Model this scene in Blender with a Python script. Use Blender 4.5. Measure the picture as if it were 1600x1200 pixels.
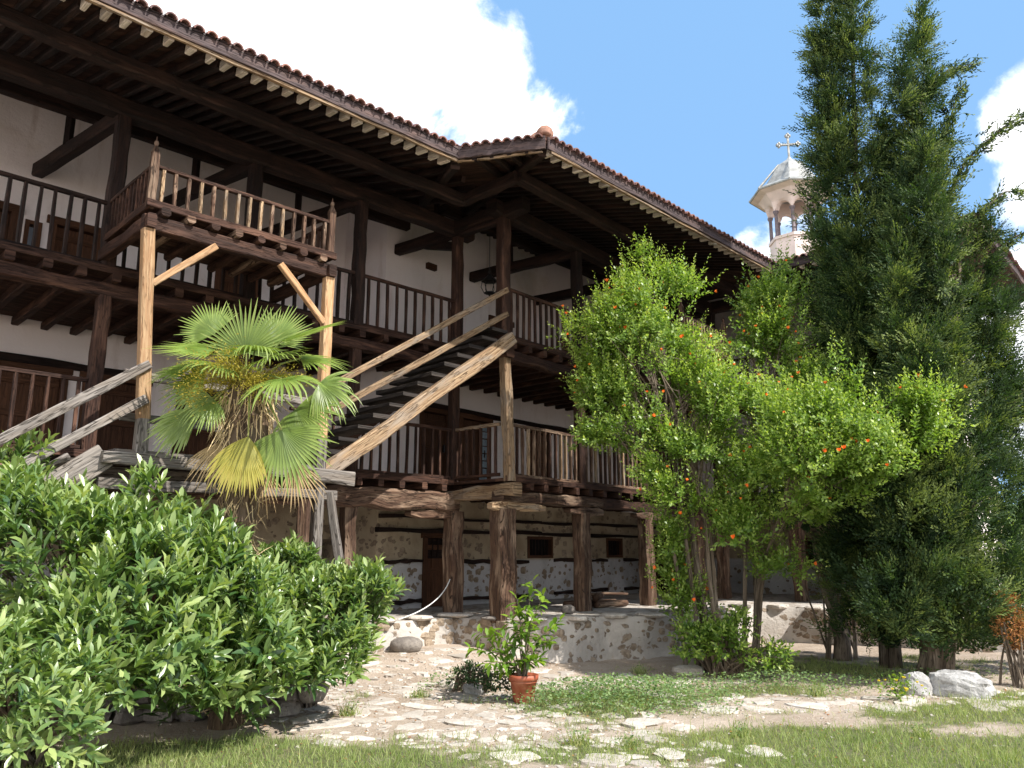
import bpy, math, random
import numpy as np
from mathutils import Vector, Matrix
random.seed(7); rng = np.random.default_rng(7)
for o in list(bpy.data.objects): bpy.data.objects.remove(o)
sc = bpy.context.scene
COL = sc.collection
R_ = math.radians

# ------------------------------------------------------------------ camera
FPX = 1250.0
PITCH = math.atan(264/FPX); CP, SP = math.cos(PITCH), math.sin(PITCH)
CAMZ = 1.6
cd = bpy.data.cameras.new('camera'); cam = bpy.data.objects.new('camera', cd); COL.objects.link(cam)
cam.location = (0, 0, CAMZ); cam.rotation_euler = (math.pi/2 + PITCH, 0, 0)
cd.sensor_width = 36; cd.lens = 36*FPX/1600; cd.clip_end = 2000; cd.clip_start = 0.05
sc.camera = cam

# ------------------------------------------------------------------ sun and sky
AZ = Vector((.82, -.57, 0)).normalized(); EL = R_(48)
SUND = Vector((AZ.x*math.cos(EL), AZ.y*math.cos(EL), math.sin(EL)))
sl = bpy.data.lights.new('sun', 'SUN'); so = bpy.data.objects.new('sun', sl); COL.objects.link(so)
sl.energy = 4.2; sl.angle = R_(0.5); sl.color = (1, .95, .87)
so.rotation_euler = SUND.to_track_quat('Z', 'Y').to_euler()
sc.view_settings.view_transform = 'Standard'; sc.view_settings.look = 'None'
sc.view_settings.gamma = 1; sc.view_settings.exposure = 0.97

def pxdir(u, v):
    xc = (u-800)/FPX; yc = (600-v)/FPX
    return Vector((xc, CP-SP*yc, SP+CP*yc))
def at(u, v, y):
    d = pxdir(u, v); t = y/d.y
    return Vector((d.x*t, y, CAMZ+d.z*t))
def atz(u, v, z=0.0):
    d = pxdir(u, v); t = (z-CAMZ)/d.z
    return Vector((d.x*t, d.y*t, z))

w = bpy.data.worlds.new('World'); sc.world = w; w.use_nodes = True
nt = w.node_tree; nt.nodes.clear()
def N(nt, typ, **kw):
    n = nt.nodes.new(typ)
    for k, v in kw.items(): setattr(n, k, v)
    return n
def lk(nt, a, b): nt.links.new(a, b)
def math_(nt, op, a, b=None, clamp=False):
    n = N(nt, 'ShaderNodeMath', operation=op); n.use_clamp = clamp
    for i, x in enumerate((a, b)):
        if x is None: continue
        if isinstance(x, (int, float)): n.inputs[i].default_value = x
        else: lk(nt, x, n.inputs[i])
    return n.outputs[0]
def maprange(nt, x, a, b, c=0.0, d=1.0, smooth=True):
    n = N(nt, 'ShaderNodeMapRange'); n.interpolation_type = 'SMOOTHSTEP' if smooth else 'LINEAR'
    lk(nt, x, n.inputs[0])
    for i, q in zip((1, 2, 3, 4), (a, b, c, d)): n.inputs[i].default_value = q
    return n.outputs[0]
def mixc(nt, f, a, b, mode='MIX'):
    n = N(nt, 'ShaderNodeMix', data_type='RGBA', blend_type=mode)
    for s, x in ((n.inputs[0], f), (n.inputs[6], a), (n.inputs[7], b)):
        if isinstance(x, (int, float)): s.default_value = x
        elif isinstance(x, tuple): s.default_value = (x[0], x[1], x[2], 1)
        else: lk(nt, x, s)
    return n.outputs[2]
def noise(nt, vec, scale, detail=4, rough=.5, dist=0.0, out=0):
    n = N(nt, 'ShaderNodeTexNoise'); n.inputs['Scale'].default_value = scale
    n.inputs['Detail'].default_value = detail; n.inputs['Roughness'].default_value = rough
    n.inputs['Distortion'].default_value = dist
    if vec is not None: lk(nt, vec, n.inputs['Vector'])
    return n.outputs[out]

tc = N(nt, 'ShaderNodeTexCoord')
sky = N(nt, 'ShaderNodeTexSky', sky_type='NISHITA'); sky.sun_disc = False
sky.sun_elevation = EL; sky.sun_rotation = math.atan2(AZ.x, AZ.y); sky.altitude = 400
sky.air_density = 1.0; sky.dust_density = .6; sky.ozone_density = 1.0
blobs = [(150,-60,330,1.0),(420,20,240,1.0),(600,60,190,.95),(740,120,130,.75),(850,175,80,.62),(700,190,110,.6),
         (900,190,45,.5),(1640,180,95,.9),(1640,300,90,.8),(1620,480,130,.9),(1190,385,60,.75),(1240,360,60,.7),(1640,640,120,.9),
         (1480,-80,120,.3),(-300,300,500,.8),(1900,300,250,.7)]
msk = None
FILL_CLOUDS = [(-.3,-.9,.45,.55,1.0),(.45,-.8,.25,.5,1.0),(-.9,-.35,.35,.5,1.0),(.0,-.75,.75,.45,.95),(.9,-.55,.12,.4,.9),(-.7,-.8,.15,.5,1.0),(.1,-1,.08,.5,.95),(-.95,.2,.2,.4,.8)]
for (u, v, r, s) in blobs:
    d = pxdir(u, v).normalized(); rad = r/FPX/(pxdir(u, v).length)
    vm = N(nt, 'ShaderNodeVectorMath', operation='DISTANCE'); lk(nt, tc.outputs['Generated'], vm.inputs[0]); vm.inputs[1].default_value = d
    f = maprange(nt, vm.outputs['Value'], rad*1.45, rad*.35, 0, s)
    msk = f if msk is None else math_(nt, 'MAXIMUM', msk, f)
for (x, y, z, rad, s) in FILL_CLOUDS:      # unseen cloud banks added behind the viewer as fill light
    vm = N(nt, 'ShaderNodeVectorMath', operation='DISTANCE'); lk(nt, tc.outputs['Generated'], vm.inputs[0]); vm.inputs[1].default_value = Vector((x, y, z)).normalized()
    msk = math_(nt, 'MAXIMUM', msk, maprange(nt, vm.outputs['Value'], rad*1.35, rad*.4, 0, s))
n1 = noise(nt, tc.outputs['Generated'], 7.0, 9, .62, .3)
n2 = noise(nt, tc.outputs['Generated'], 2.6, 3, .5, 0)
dens = math_(nt, 'ADD', msk, math_(nt, 'MULTIPLY', math_(nt, 'SUBTRACT', n1, .5), 2.0))
dens = math_(nt, 'ADD', dens, math_(nt, 'MULTIPLY', math_(nt, 'SUBTRACT', n2, .5), .45))
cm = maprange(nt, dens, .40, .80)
sky2 = mixc(nt, .78, sky.outputs[0], (1.8, 3.5, 6.0))
shade = noise(nt, tc.outputs['Generated'], 5.0, 4, .55, .2)
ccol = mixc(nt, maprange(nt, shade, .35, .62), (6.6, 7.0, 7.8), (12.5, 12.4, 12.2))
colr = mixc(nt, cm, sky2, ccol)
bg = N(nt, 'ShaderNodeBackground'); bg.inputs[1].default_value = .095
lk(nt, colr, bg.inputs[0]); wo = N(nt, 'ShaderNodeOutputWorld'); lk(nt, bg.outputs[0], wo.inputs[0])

# ------------------------------------------------------------------ materials
MATS = {}
def newmat(name):
    m = bpy.data.materials.new(name); m.use_nodes = True; m.node_tree.nodes.clear()
    t = m.node_tree; out = N(t, 'ShaderNodeOutputMaterial'); b = N(t, 'ShaderNodeBsdfPrincipled')
    lk(t, b.outputs[0], out.inputs[0]); MATS[name] = m
    return m, t, b, out
def bump(t, b, h, strength=.4, dist=.02):
    n = N(t, 'ShaderNodeBump'); n.inputs['Strength'].default_value = strength; n.inputs['Distance'].default_value = dist
    lk(t, h, n.inputs['Height']); lk(t, n.outputs[0], b.inputs['Normal'])
def wood(name, c1, c2, c3, rough=.75, spec=.25, crack=.6):
    m, t, b, out = newmat(name)
    uv = N(t, 'ShaderNodeUVMap'); oi = N(t, 'ShaderNodeObjectInfo')
    add = N(t, 'ShaderNodeVectorMath', operation='ADD'); lk(t, uv.outputs[0], add.inputs[0])
    cmb = N(t, 'ShaderNodeCombineXYZ'); r = math_(t, 'MULTIPLY', oi.outputs['Random'], 37.0)
    lk(t, r, cmb.inputs[0]); lk(t, r, cmb.inputs[1]); lk(t, cmb.outputs[0], add.inputs[1])
    mp = N(t, 'ShaderNodeMapping'); mp.inputs['Scale'].default_value = (2.2, 40, 1); lk(t, add.outputs[0], mp.inputs[0])
    g = noise(t, mp.outputs[0], 1.0, 6, .65, .6)
    mp2 = N(t, 'ShaderNodeMapping'); mp2.inputs['Scale'].default_value = (1.2, 5, 1); lk(t, add.outputs[0], mp2.inputs[0])
    g2 = noise(t, mp2.outputs[0], 1.3, 5, .6, .4)
    mp3 = N(t, 'ShaderNodeMapping'); mp3.inputs['Scale'].default_value = (1.1, 16, 1); lk(t, add.outputs[0], mp3.inputs[0])
    ck = noise(t, mp3.outputs[0], 1.7, 3, .5, .2)
    ckm = maprange(t, math_(t, 'ABSOLUTE', math_(t, 'SUBTRACT', ck, .5)), 0, .03, crack, 0)
    c = mixc(t, maprange(t, g, .35, .65), c1, c2)
    c = mixc(t, maprange(t, g2, .45, .68), c, c3)
    c = mixc(t, ckm, c, (c1[0]*.25, c1[1]*.22, c1[2]*.2))
    vr = N(t, 'ShaderNodeHueSaturation'); lk(t, c, vr.inputs['Color'])
    lk(t, math_(t, 'ADD', math_(t, 'MULTIPLY', oi.outputs['Random'], .5), .75), vr.inputs['Value'])
    lk(t, vr.outputs[0], b.inputs['Base Color']); b.inputs['Roughness'].default_value = rough
    b.inputs['Specular IOR Level'].default_value = spec
    h = math_(t, 'SUBTRACT', math_(t, 'ADD', g, math_(t, 'MULTIPLY', g2, .8)), math_(t, 'MULTIPLY', ckm, 1.6))
    bump(t, b, h, .7, .012)
    return m
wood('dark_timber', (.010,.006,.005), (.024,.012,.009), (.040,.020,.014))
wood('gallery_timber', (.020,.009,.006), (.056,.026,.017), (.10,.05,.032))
wood('hewn_timber', (.05,.026,.017), (.13,.075,.048), (.26,.18,.125), crack=.9)
wood('fresh_pine', (.36,.20,.10), (.52,.35,.20), (.42,.24,.12), crack=.35)
wood('weathered_plank', (.13,.115,.105), (.25,.225,.205), (.18,.15,.125), crack=.85)
wood('golden_plank', (.20,.12,.065), (.38,.27,.165), (.27,.215,.165), crack=.8)
wood('dark_stained_step', (.016,.013,.012), (.038,.032,.029), (.07,.058,.05), crack=.7)
wood('fascia_board', (.045,.033,.034), (.095,.070,.070), (.13,.085,.075), crack=.5)
wood('sawn_end', (.42,.36,.29), (.62,.56,.48), (.52,.43,.34), crack=.3)
wood('door_wood', (.060,.026,.013), (.12,.052,.026), (.085,.038,.020), crack=.4)
wood('bark', (.10,.075,.055), (.20,.155,.115), (.28,.23,.18), crack=.7)
wood('palm_fibre', (.07,.045,.028), (.17,.115,.07), (.11,.08,.055), crack=.7)
wood('dry_straw', (.42,.30,.16), (.58,.45,.26), (.34,.22,.12), crack=.3)
wood('petiole', (.14,.20,.05), (.24,.30,.08), (.30,.28,.09), crack=.1)

def plain(name, col, rough=.7, spec=.3, nscale=0, amt=.0, metal=0, bs=0):
    m, t, b, out = newmat(name); b.inputs['Roughness'].default_value = rough; b.inputs['Specular IOR Level'].default_value = spec
    b.inputs['Metallic'].default_value = metal
    if nscale:
        tc = N(t, 'ShaderNodeTexCoord'); n = noise(t, tc.outputs['Object'], nscale, 6, .6, .2)
        c = mixc(t, maprange(t, n, .3, .7), tuple(x*(1-amt) for x in col), tuple(min(.9, x*(1+amt)) for x in col))
        lk(t, c, b.inputs['Base Color'])
        if bs: bump(t, b, n, bs, .02)
    else: b.inputs['Base Color'].default_value = (*col, 1)
    return m
plain('iron', (.03,.028,.028), .5, .4, 30, .3, .6)
plain('glass_pane', (.30,.34,.40), .12, .6, 3, .15)
plain('dark_room', (.012,.011,.011), .9, .1)  # near-black painted in for the darkness of rooms behind windows and openings
plain('white_cord', (.72,.72,.70), .5)
plain('blue_shutter', (.22,.28,.33), .6, .3, 20, .2)
plain('tower_render', (.70,.575,.525), .85, .2, 2.5, .10, 0, .15)
plain('tower_metal', (.30,.30,.285), .55, .4, 4, .3, .15, .3)
plain('tower_column', (.16,.13,.14), .6, .3, 12, .25)
plain('soil', (.055,.038,.026), .95, .1, 30, .4, 0, .8)
plain('flower_red', (.85,.20,.03), .6)
plain('flower_yellow', (.65,.48,.03), .6)
plain('hill_green', (.06,.09,.04), .9, .1, .3, .4)
# terracotta pot
m, t, b, out = newmat('terracotta'); tcn = N(t, 'ShaderNodeTexCoord'); n = noise(t, tcn.outputs['Object'], 9, 5, .6)
lk(t, mixc(t, maprange(t, n, .4, .75), (.30,.070,.032), (.40,.15,.085)), b.inputs['Base Color']); b.inputs['Roughness'].default_value = .55
# roof tile
m, t, b, out = newmat('roof_tile'); tcn = N(t, 'ShaderNodeTexCoord'); n = noise(t, tcn.outputs['Object'], 4.5, 6, .65); n2 = noise(t, tcn.outputs['Object'], 26, 4, .6)
c = mixc(t, maprange(t, n, .35, .68), (.10,.052,.052), (.24,.105,.075)); c = mixc(t, maprange(t, n2, .55, .75), c, (.20,.19,.15))
lk(t, c, b.inputs['Base Color']); b.inputs['Roughness'].default_value = .8; bump(t, b, n2, .5, .01)
plain('ridge_cap', (.24,.13,.095), .8, .2, 14, .35, 0, .4)
# plaster
m, t, b, out = newmat('plaster'); tcn = N(t, 'ShaderNodeTexCoord')
n = noise(t, tcn.outputs['Object'], 1.1, 7, .6, .3); n2 = noise(t, tcn.outputs['Object'], 22, 4, .6)
mp = N(t, 'ShaderNodeMapping'); mp.inputs['Scale'].default_value = (3.5, 3.5, .5); lk(t, tcn.outputs['Object'], mp.inputs[0]); n3 = noise(t, mp.outputs[0], 1, 5, .6)
c = mixc(t, maprange(t, n, .35, .7), (.85,.775,.76), (.80,.715,.69)); c = mixc(t, maprange(t, n3, .54, .80, 0, .8), c, (.52,.41,.36))
n5 = noise(t, tcn.outputs['Object'], .55, 5, .65, .8); ck = maprange(t, math_(t, 'ABSOLUTE', math_(t, 'SUBTRACT', noise(t, tcn.outputs['Object'], 1.7, 6, .7, 1.2), .5)), 0, .0035, .55, 0)
c = mixc(t, maprange(t, n5, .52, .70, 0, .45), c, (.60,.49,.41)); c = mixc(t, math_(t, 'MULTIPLY', ck, maprange(t, n5, .40, .60)), c, (.25,.19,.16))
lk(t, c, b.inputs['Base Color']); b.inputs['Roughness'].default_value = .9
bump(t, b, math_(t, 'ADD', n, math_(t, 'MULTIPLY', n2, .15)), .5, .05)
# rubble wall: brown field stones set in lime mortar
def rubble(name, scale, thr, plast, stone1, stone2, yellow_z=None):
    m, t, b, out = newmat(name); tcn = N(t, 'ShaderNodeTexCoord')
    dn = noise(t, tcn.outputs['Object'], 3.2, 4, .6, 0, 1)
    sub = N(t, 'ShaderNodeVectorMath', operation='MULTIPLY_ADD'); lk(t, dn, sub.inputs[0]); sub.inputs[1].default_value = (.26,.26,.26); lk(t, tcn.outputs['Object'], sub.inputs[2])
    mp = N(t, 'ShaderNodeMapping'); mp.inputs['Scale'].default_value = (1, 1, 1.45); lk(t, sub.outputs[0], mp.inputs[0])
    vo = N(t, 'ShaderNodeTexVoronoi', feature='F1'); vo.inputs['Scale'].default_value = scale; lk(t, mp.outputs[0], vo.inputs['Vector'])
    sepc = N(t, 'ShaderNodeSeparateColor'); lk(t, vo.outputs['Color'], sepc.inputs[0])
    size = math_(t, 'MULTIPLY', math_(t, 'MULTIPLY', sepc.outputs[0], thr), maprange(t, noise(t, tcn.outputs['Object'], 1.9, 3, .6), .35, .62, .6, 1.3))
    sm = maprange(t, math_(t, 'SUBTRACT', size, vo.outputs['Distance']), -.02, .05)
    fine = noise(t, tcn.outputs['Object'], 16, 6, .65); big = noise(t, tcn.outputs['Object'], 1.3, 4, .6)
    sc_ = mixc(t, sepc.outputs[1], stone1, stone2); sc_ = mixc(t, maprange(t, fine, .35, .7), sc_, tuple(x*.72 for x in stone1))
    pc = mixc(t, maprange(t, big, .4, .65), plast, tuple(x*.72 for x in plast))
    if yellow_z:
        geo = N(t, 'ShaderNodeNewGeometry'); sp = N(t, 'ShaderNodeSeparateXYZ'); lk(t, geo.outputs['Position'], sp.inputs[0])
        pc = mixc(t, maprange(t, sp.outputs[2], yellow_z-.03, yellow_z+.03), pc, mixc(t, maprange(t, big, .4, .65), (.44,.36,.255), (.32,.25,.17)))
    dirt = maprange(t, noise(t, tcn.outputs['Object'], 6, 5, .7), .55, .75, 0, .5); pc = mixc(t, dirt, pc, (.33,.27,.20))
    lk(t, mixc(t, sm, pc, sc_), b.inputs['Base Color']); b.inputs['Roughness'].default_value = .92
    h = math_(t, 'ADD', math_(t, 'MULTIPLY', sm, .7), math_(t, 'MULTIPLY', fine, .5)); h = math_(t, 'ADD', h, math_(t, 'MULTIPLY', big, .8))
    bump(t, b, h, .8, .05)
rubble('rubble_wall', 6.0, .50, (.56,.55,.56), (.24,.18,.13), (.36,.285,.21), 1.46)
rubble('terrace_rubble', 6.5, .60, (.52,.475,.43), (.24,.18,.13), (.38,.31,.24))
def rock_mat(name, c1, c2, sc1=5):
    m, t, b, out = newmat(name); tcn = N(t, 'ShaderNodeTexCoord'); oi = N(t, 'ShaderNodeAttribute'); oi.attribute_name = 'tint'
    n = noise(t, tcn.outputs['Object'], sc1, 7, .68, .3); f = noise(t, tcn.outputs['Object'], sc1*7, 5, .65)
    c = mixc(t, maprange(t, n, .35, .65), c1, c2); c = mixc(t, maprange(t, f, .5, .75), c, tuple(x*.6 for x in c1))
    c = mixc(t, math_(t, 'MULTIPLY', oi.outputs['Fac'], .75), c, tuple(x*.62 for x in c1))
    lk(t, c, b.inputs['Base Color']); b.inputs['Roughness'].default_value = .9; bump(t, b, math_(t, 'ADD', n, math_(t, 'MULTIPLY', f, .4)), .8, .03)
rock_mat('field_stone', (.20,.15,.105), (.36,.285,.21)); rock_mat('pale_stone', (.47,.41,.35), (.66,.61,.55)); rock_mat('grey_stone', (.15,.13,.115), (.26,.23,.20)); rock_mat('white_rock', (.26,.25,.24), (.46,.45,.44), 6)
# leaves
def leafmat(name, c1, c2, c3, rough=.45, trans=.35, spec=.5):
    m, t, b, out = newmat(name); a = N(t, 'ShaderNodeAttribute'); a.attribute_name = 'tint'
    r = N(t, 'ShaderNodeValToRGB'); r.color_ramp.elements[0].color = (*c1, 1); r.color_ramp.elements[1].color = (*c3, 1)
    e = r.color_ramp.elements.new(.5); e.color = (*c2, 1); lk(t, a.outputs['Fac'], r.inputs[0])
    lk(t, r.outputs[0], b.inputs['Base Color']); b.inputs['Roughness'].default_value = rough; b.inputs['Specular IOR Level'].default_value = spec
    tr = N(t, 'ShaderNodeBsdfTranslucent'); br = N(t, 'ShaderNodeBrightContrast'); lk(t, mixc(t, 1.0, r.outputs[0], (1.5,1.5,.6), 'MULTIPLY'), tr.inputs[0])
    mx = N(t, 'ShaderNodeMixShader'); mx.inputs[0].default_value = trans; lk(t, b.outputs[0], mx.inputs[1]); lk(t, tr.outputs[0], mx.inputs[2]); lk(t, mx.outputs[0], out.inputs[0])
leafmat('laurel_leaf', (.045,.105,.03), (.16,.25,.07), (.42,.50,.20), .33, .34, .8)
leafmat('pomegranate_leaf', (.05,.12,.022), (.18,.29,.05), (.46,.55,.155), .38, .46, .55)
leafmat('cypress_leaf', (.010,.027,.010), (.042,.080,.025), (.23,.29,.085), .6, .28, .25)
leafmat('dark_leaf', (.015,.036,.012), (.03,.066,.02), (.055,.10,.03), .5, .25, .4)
leafmat('palm_leaf', (.09,.16,.035), (.20,.28,.06), (.42,.47,.16), .35, .3, .5)
leafmat('palm_yellow', (.22,.25,.05), (.42,.38,.08), (.50,.36,.12), .45, .35, .4)
leafmat('palm_flower', (.22,.20,.03), (.36,.30,.04), (.45,.36,.07), .6, .3, .3)
leafmat('lemon_leaf', (.055,.12,.018), (.13,.24,.030), (.30,.42,.05), .3, .4, .5)
leafmat('grass_blade', (.15,.22,.06), (.28,.34,.12), (.50,.46,.25), .6, .35, .2)
leafmat('weed_leaf', (.09,.16,.06), (.16,.25,.10), (.26,.34,.15), .6, .35, .2)
leafmat('dry_shrub', (.22,.09,.03), (.34,.15,.05), (.14,.11,.04), .7, .2, .2)
# ground
m, t, b, out = newmat('ground_earth'); tcn = N(t, 'ShaderNodeTexCoord'); a = N(t, 'ShaderNodeAttribute'); a.attribute_name = 'grassy'
n = noise(t, tcn.outputs['Object'], 1.3, 7, .65, .2); f = noise(t, tcn.outputs['Object'], 24, 6, .7); g = noise(t, tcn.outputs['Object'], 90, 3, .6)
c = mixc(t, maprange(t, n, .35, .65), (.47,.385,.31), (.35,.27,.205)); c = mixc(t, maprange(t, f, .48, .7), c, (.52,.445,.37))
c = mixc(t, maprange(t, g, .55, .7, 0, .7), c, (.16,.12,.08))
gc = mixc(t, maprange(t, f, .35, .65), (.075,.10,.032), (.17,.15,.075))
c = mixc(t, maprange(t, math_(t, 'ADD', a.outputs['Fac'], math_(t, 'MULTIPLY', math_(t, 'SUBTRACT', f, .5), .9)), .35, .65), c, gc)
lk(t, c, b.inputs['Base Color']); b.inputs['Roughness'].default_value = .95; bump(t, b, math_(t, 'ADD', f, math_(t, 'MULTIPLY', g, .4)), .8, .04)

# ------------------------------------------------------------------ mesh helpers
ROOT = {}
class MB:
    def __init__(s): s.v = []; s.f = []; s.uv = []
    def _add(s, vs): b = len(s.v); s.v.extend([tuple(x) for x in vs]); return b
    def face(s, idx, uv): s.f.append(idx); s.uv.extend(uv)
    def bar(s, p0, p1, w, h, up=(0,0,1), seg=1, jit=0, w2=None, h2=None, ch=.12, bend=0):
        p0, p1 = Vector(p0), Vector(p1); d = p1-p0; L = d.length; d.normalize(); up = Vector(up)
        if abs(d.dot(up)) > .97: up = Vector((1,0,0)) if abs(d.x) < .9 else Vector((0,1,0))
        x = d.cross(up).normalized(); y = x.cross(d).normalized()
        w2 = w if w2 is None else w2; h2 = h if h2 is None else h2
        ro = random.uniform(0, 50); rings = []
        for i in range(seg+1):
            t = i/seg; W = (w+(w2-w)*t)/2; H = (h+(h2-h)*t)/2; c = ch*min(W, H)*2
            cen = p0+d*(L*t)
            if 0 < i < seg: cen = cen+x*random.uniform(-jit, jit)*.6+y*random.uniform(-jit, jit)*.6
            if bend: cen = cen + y*bend*math.sin(math.pi*t)
            W += random.uniform(-jit, jit)*.5; H += random.uniform(-jit, jit)*.5
            pts = [(W-c,-H),(W,-H+c),(W,H-c),(W-c,H),(-W+c,H),(-W,H-c),(-W,-H+c),(-W+c,-H)]
            rings.append(s._add([cen+x*(a+random.uniform(-jit,jit)*.25)+y*(b_+random.uniform(-jit,jit)*.25) for a, b_ in pts]))
        per = [0, .05*w, h, h+.05*w, h+w, h+w*1.05, 2*h+w, 2*h+w*1.05, 2*h+2*w]
        for i in range(seg):
            a, b_ = rings[i], rings[i+1]
            for k in range(8):
                k2 = (k+1) % 8
                u0, u1 = L*i/seg+ro, L*(i+1)/seg+ro
                s.face((a+k, a+k2, b_+k2, b_+k), [(u0, per[k]+ro), (u0, per[k+1]+ro), (u1, per[k+1]+ro), (u1, per[k]+ro)])
        for r, rev in ((rings[0], True), (rings[-1], False)):
            idx = [r+k for k in range(8)]; uv = [(ro+a*.3, ro+b_) for a, b_ in pts]
            if rev: idx = idx[::-1]; uv = uv[::-1]
            s.face(tuple(idx), uv)
        return s
    def hexa(s, F, a0, a1, w0, w1, z0, z1):
        P = [F(a, w_, z) for z in (z0, z1) for a, w_ in ((a0,w0),(a1,w0),(a1,w1),(a0,w1))]
        b = s._add(P)
        for q in ((0,3,2,1),(4,5,6,7),(0,1,5,4),(1,2,6,5),(2,3,7,6),(3,0,4,7)):
            pp = [Vector(P[i]) for i in q]; l1 = (pp[1]-pp[0]).length; l2 = (pp[2]-pp[1]).length; r = random.uniform(0, 9)
            if l1 >= l2: uv = [(r,r),(r+l1,r),(r+l1,r+l2),(r,r+l2)]
            else: uv = [(r,r),(r,r+l1),(r+l2,r+l1),(r+l2,r)]
            s.face(tuple(b+i for i in q), uv)
        return s
    def tube(s, pts, rad, n=8, cap=True, noise_=0):
        pts = [Vector(p) for p in pts]; ro = random.uniform(0, 50); rings = []; L = 0; Ls = []
        px = None
        for i, p in enumerate(pts):
            d = (pts[min(i+1, len(pts)-1)]-pts[max(i-1, 0)]).normalized()
            if px is None: px = d.orthogonal().normalized()
            px = (px-d*px.dot(d)).normalized(); py = d.cross(px)
            r = rad[i] if hasattr(rad, '__len__') else rad
            if i: L += (p-pts[i-1]).length
            Ls.append(L)
            rings.append(s._add([p+(px*math.cos(6.2832*k/n)+py*math.sin(6.2832*k/n))*r*(1+random.uniform(-noise_, noise_)) for k in range(n)]))
        for i in range(len(pts)-1):
            for k in range(n):
                k2 = (k+1) % n; a, b_ = rings[i], rings[i+1]
                s.face((a+k, a+k2, b_+k2, b_+k), [(Ls[i]+ro, k*.05+ro), (Ls[i]+ro, k*.05+.05+ro), (Ls[i+1]+ro, k*.05+.05+ro), (Ls[i+1]+ro, k*.05+ro)])
        if cap:
            s.face(tuple(rings[0]+k for k in range(n))[::-1], [(ro,ro)]*n); s.face(tuple(rings[-1]+k for k in range(n)), [(ro,ro)]*n)
        return s
    def lathe(s, c, prof, n=24, ang0=0):
        c = Vector(c); rings = [s._add([c+Vector((r*math.cos(ang0+6.28318*k/n), r*math.sin(ang0+6.28318*k/n), z)) for k in range(n)]) for r, z in prof]
        for i in range(len(prof)-1):
            for k in range(n):
                k2 = (k+1) % n
                s.face((rings[i]+k, rings[i]+k2, rings[i+1]+k2, rings[i+1]+k), [(k,i),(k+1,i),(k+1,i+1),(k,i+1)])
        return s
    def rock(s, c, r, seed=0, n=10, rough=.18, flat=0):
        rr = random.Random(seed); c = Vector(c); rx, ry, rz = r; st = []
        ph = [rr.uniform(0, 6.28) for _ in range(6)]; rot = rr.uniform(0, 3.14)
        def disp(d): return 1+rough*(math.sin(3*d.x+ph[0])+math.sin(4*d.y+ph[1])+math.sin(3.7*d.z+ph[2])+.7*math.sin(7*d.x+5*d.y+ph[3])+.5*math.sin(9*d.z+6*d.x+ph[4]))*.5
        top = [c+Vector((0,0,rz))*disp(Vector((0,0,1)))]; rings = []
        b = len(s.v); t0 = s._add(top)
        m_ = max(4, n//2)
        for i in range(1, m_):
            th = math.pi*i/m_; ring = []
            for k in range(n):
                a = 6.2832*k/n; d = Vector((math.sin(th)*math.cos(a), math.sin(th)*math.sin(a), math.cos(th)))
                q = d*disp(d)*(1+rr.uniform(-.05,.05)); sq = lambda x: math.copysign(abs(x)**.75, x)
                x, y, z = sq(q.x)*rx, sq(q.y)*ry, sq(q.z)*rz
                if flat: z = min(z, rz*flat)
                ring.append(c+Vector((x*math.cos(rot)-y*math.sin(rot), x*math.sin(rot)+y*math.cos(rot), z)))
            rings.append(s._add(ring))
        b0 = s._add([c-Vector((0,0,rz))])
        z_ = [(0,0)]
        for k in range(n):
            k2 = (k+1) % n
            s.face((t0, rings[0]+k, rings[0]+k2), z_*3); s.face((b0, rings[-1]+k2, rings[-1]+k), z_*3)
            for i in range(len(rings)-1): s.face((rings[i]+k, rings[i+1]+k, rings[i+1]+k2, rings[i]+k2), z_*4)
        if flat: s.v[t0] = (c.x, c.y, c.z+rz*flat)
        return s
    def build(s, name, mat, parent=None, smooth=False):
        off = Vector(ROOT.get(parent.name, (0,0,0))) if parent else Vector((0,0,0))
        me = bpy.data.meshes.new(name); me.from_pydata([(x-off.x, y-off.y, z-off.z) for x, y, z in s.v], [], s.f)
        uvl = me.uv_layers.new(name='UVMap'); uvl.data.foreach_set('uv', [c for uv in s.uv for c in uv])
        me.materials.append(MATS[mat])
        if smooth: me.polygons.foreach_set('use_smooth', [True]*len(me.polygons))
        o = bpy.data.objects.new(name, me); COL.objects.link(o)
        if parent: o.parent = parent; ROOT[o.name] = tuple(off)
        return o
def tag(o, label=None, cat=None, group=None, kind=None):
    if label: o['label'] = label
    if cat: o['category'] = cat
    if group: o['group'] = group
    if kind: o['kind'] = kind
    return o
def thing(name, loc, label, cat, group=None):
    o = bpy.data.objects.new(name, None); COL.objects.link(o); o.location = loc; o.empty_display_size = .2
    ROOT[o.name] = tuple(loc); return tag(o, label, cat, group)
def inst(src, parent, pos, rotz=0, scale=None, rot=None):
    """copy of a mesh object modelled about its own origin"""
    o = src.copy(); COL.objects.link(o); o.parent = parent
    o.location = Vector(pos)-Vector(ROOT.get(parent.name, (0,0,0))) if parent else Vector(pos)
    o.rotation_euler = rot if rot else (0, 0, rotz)
    if scale: o.scale = scale
    return o
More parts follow.
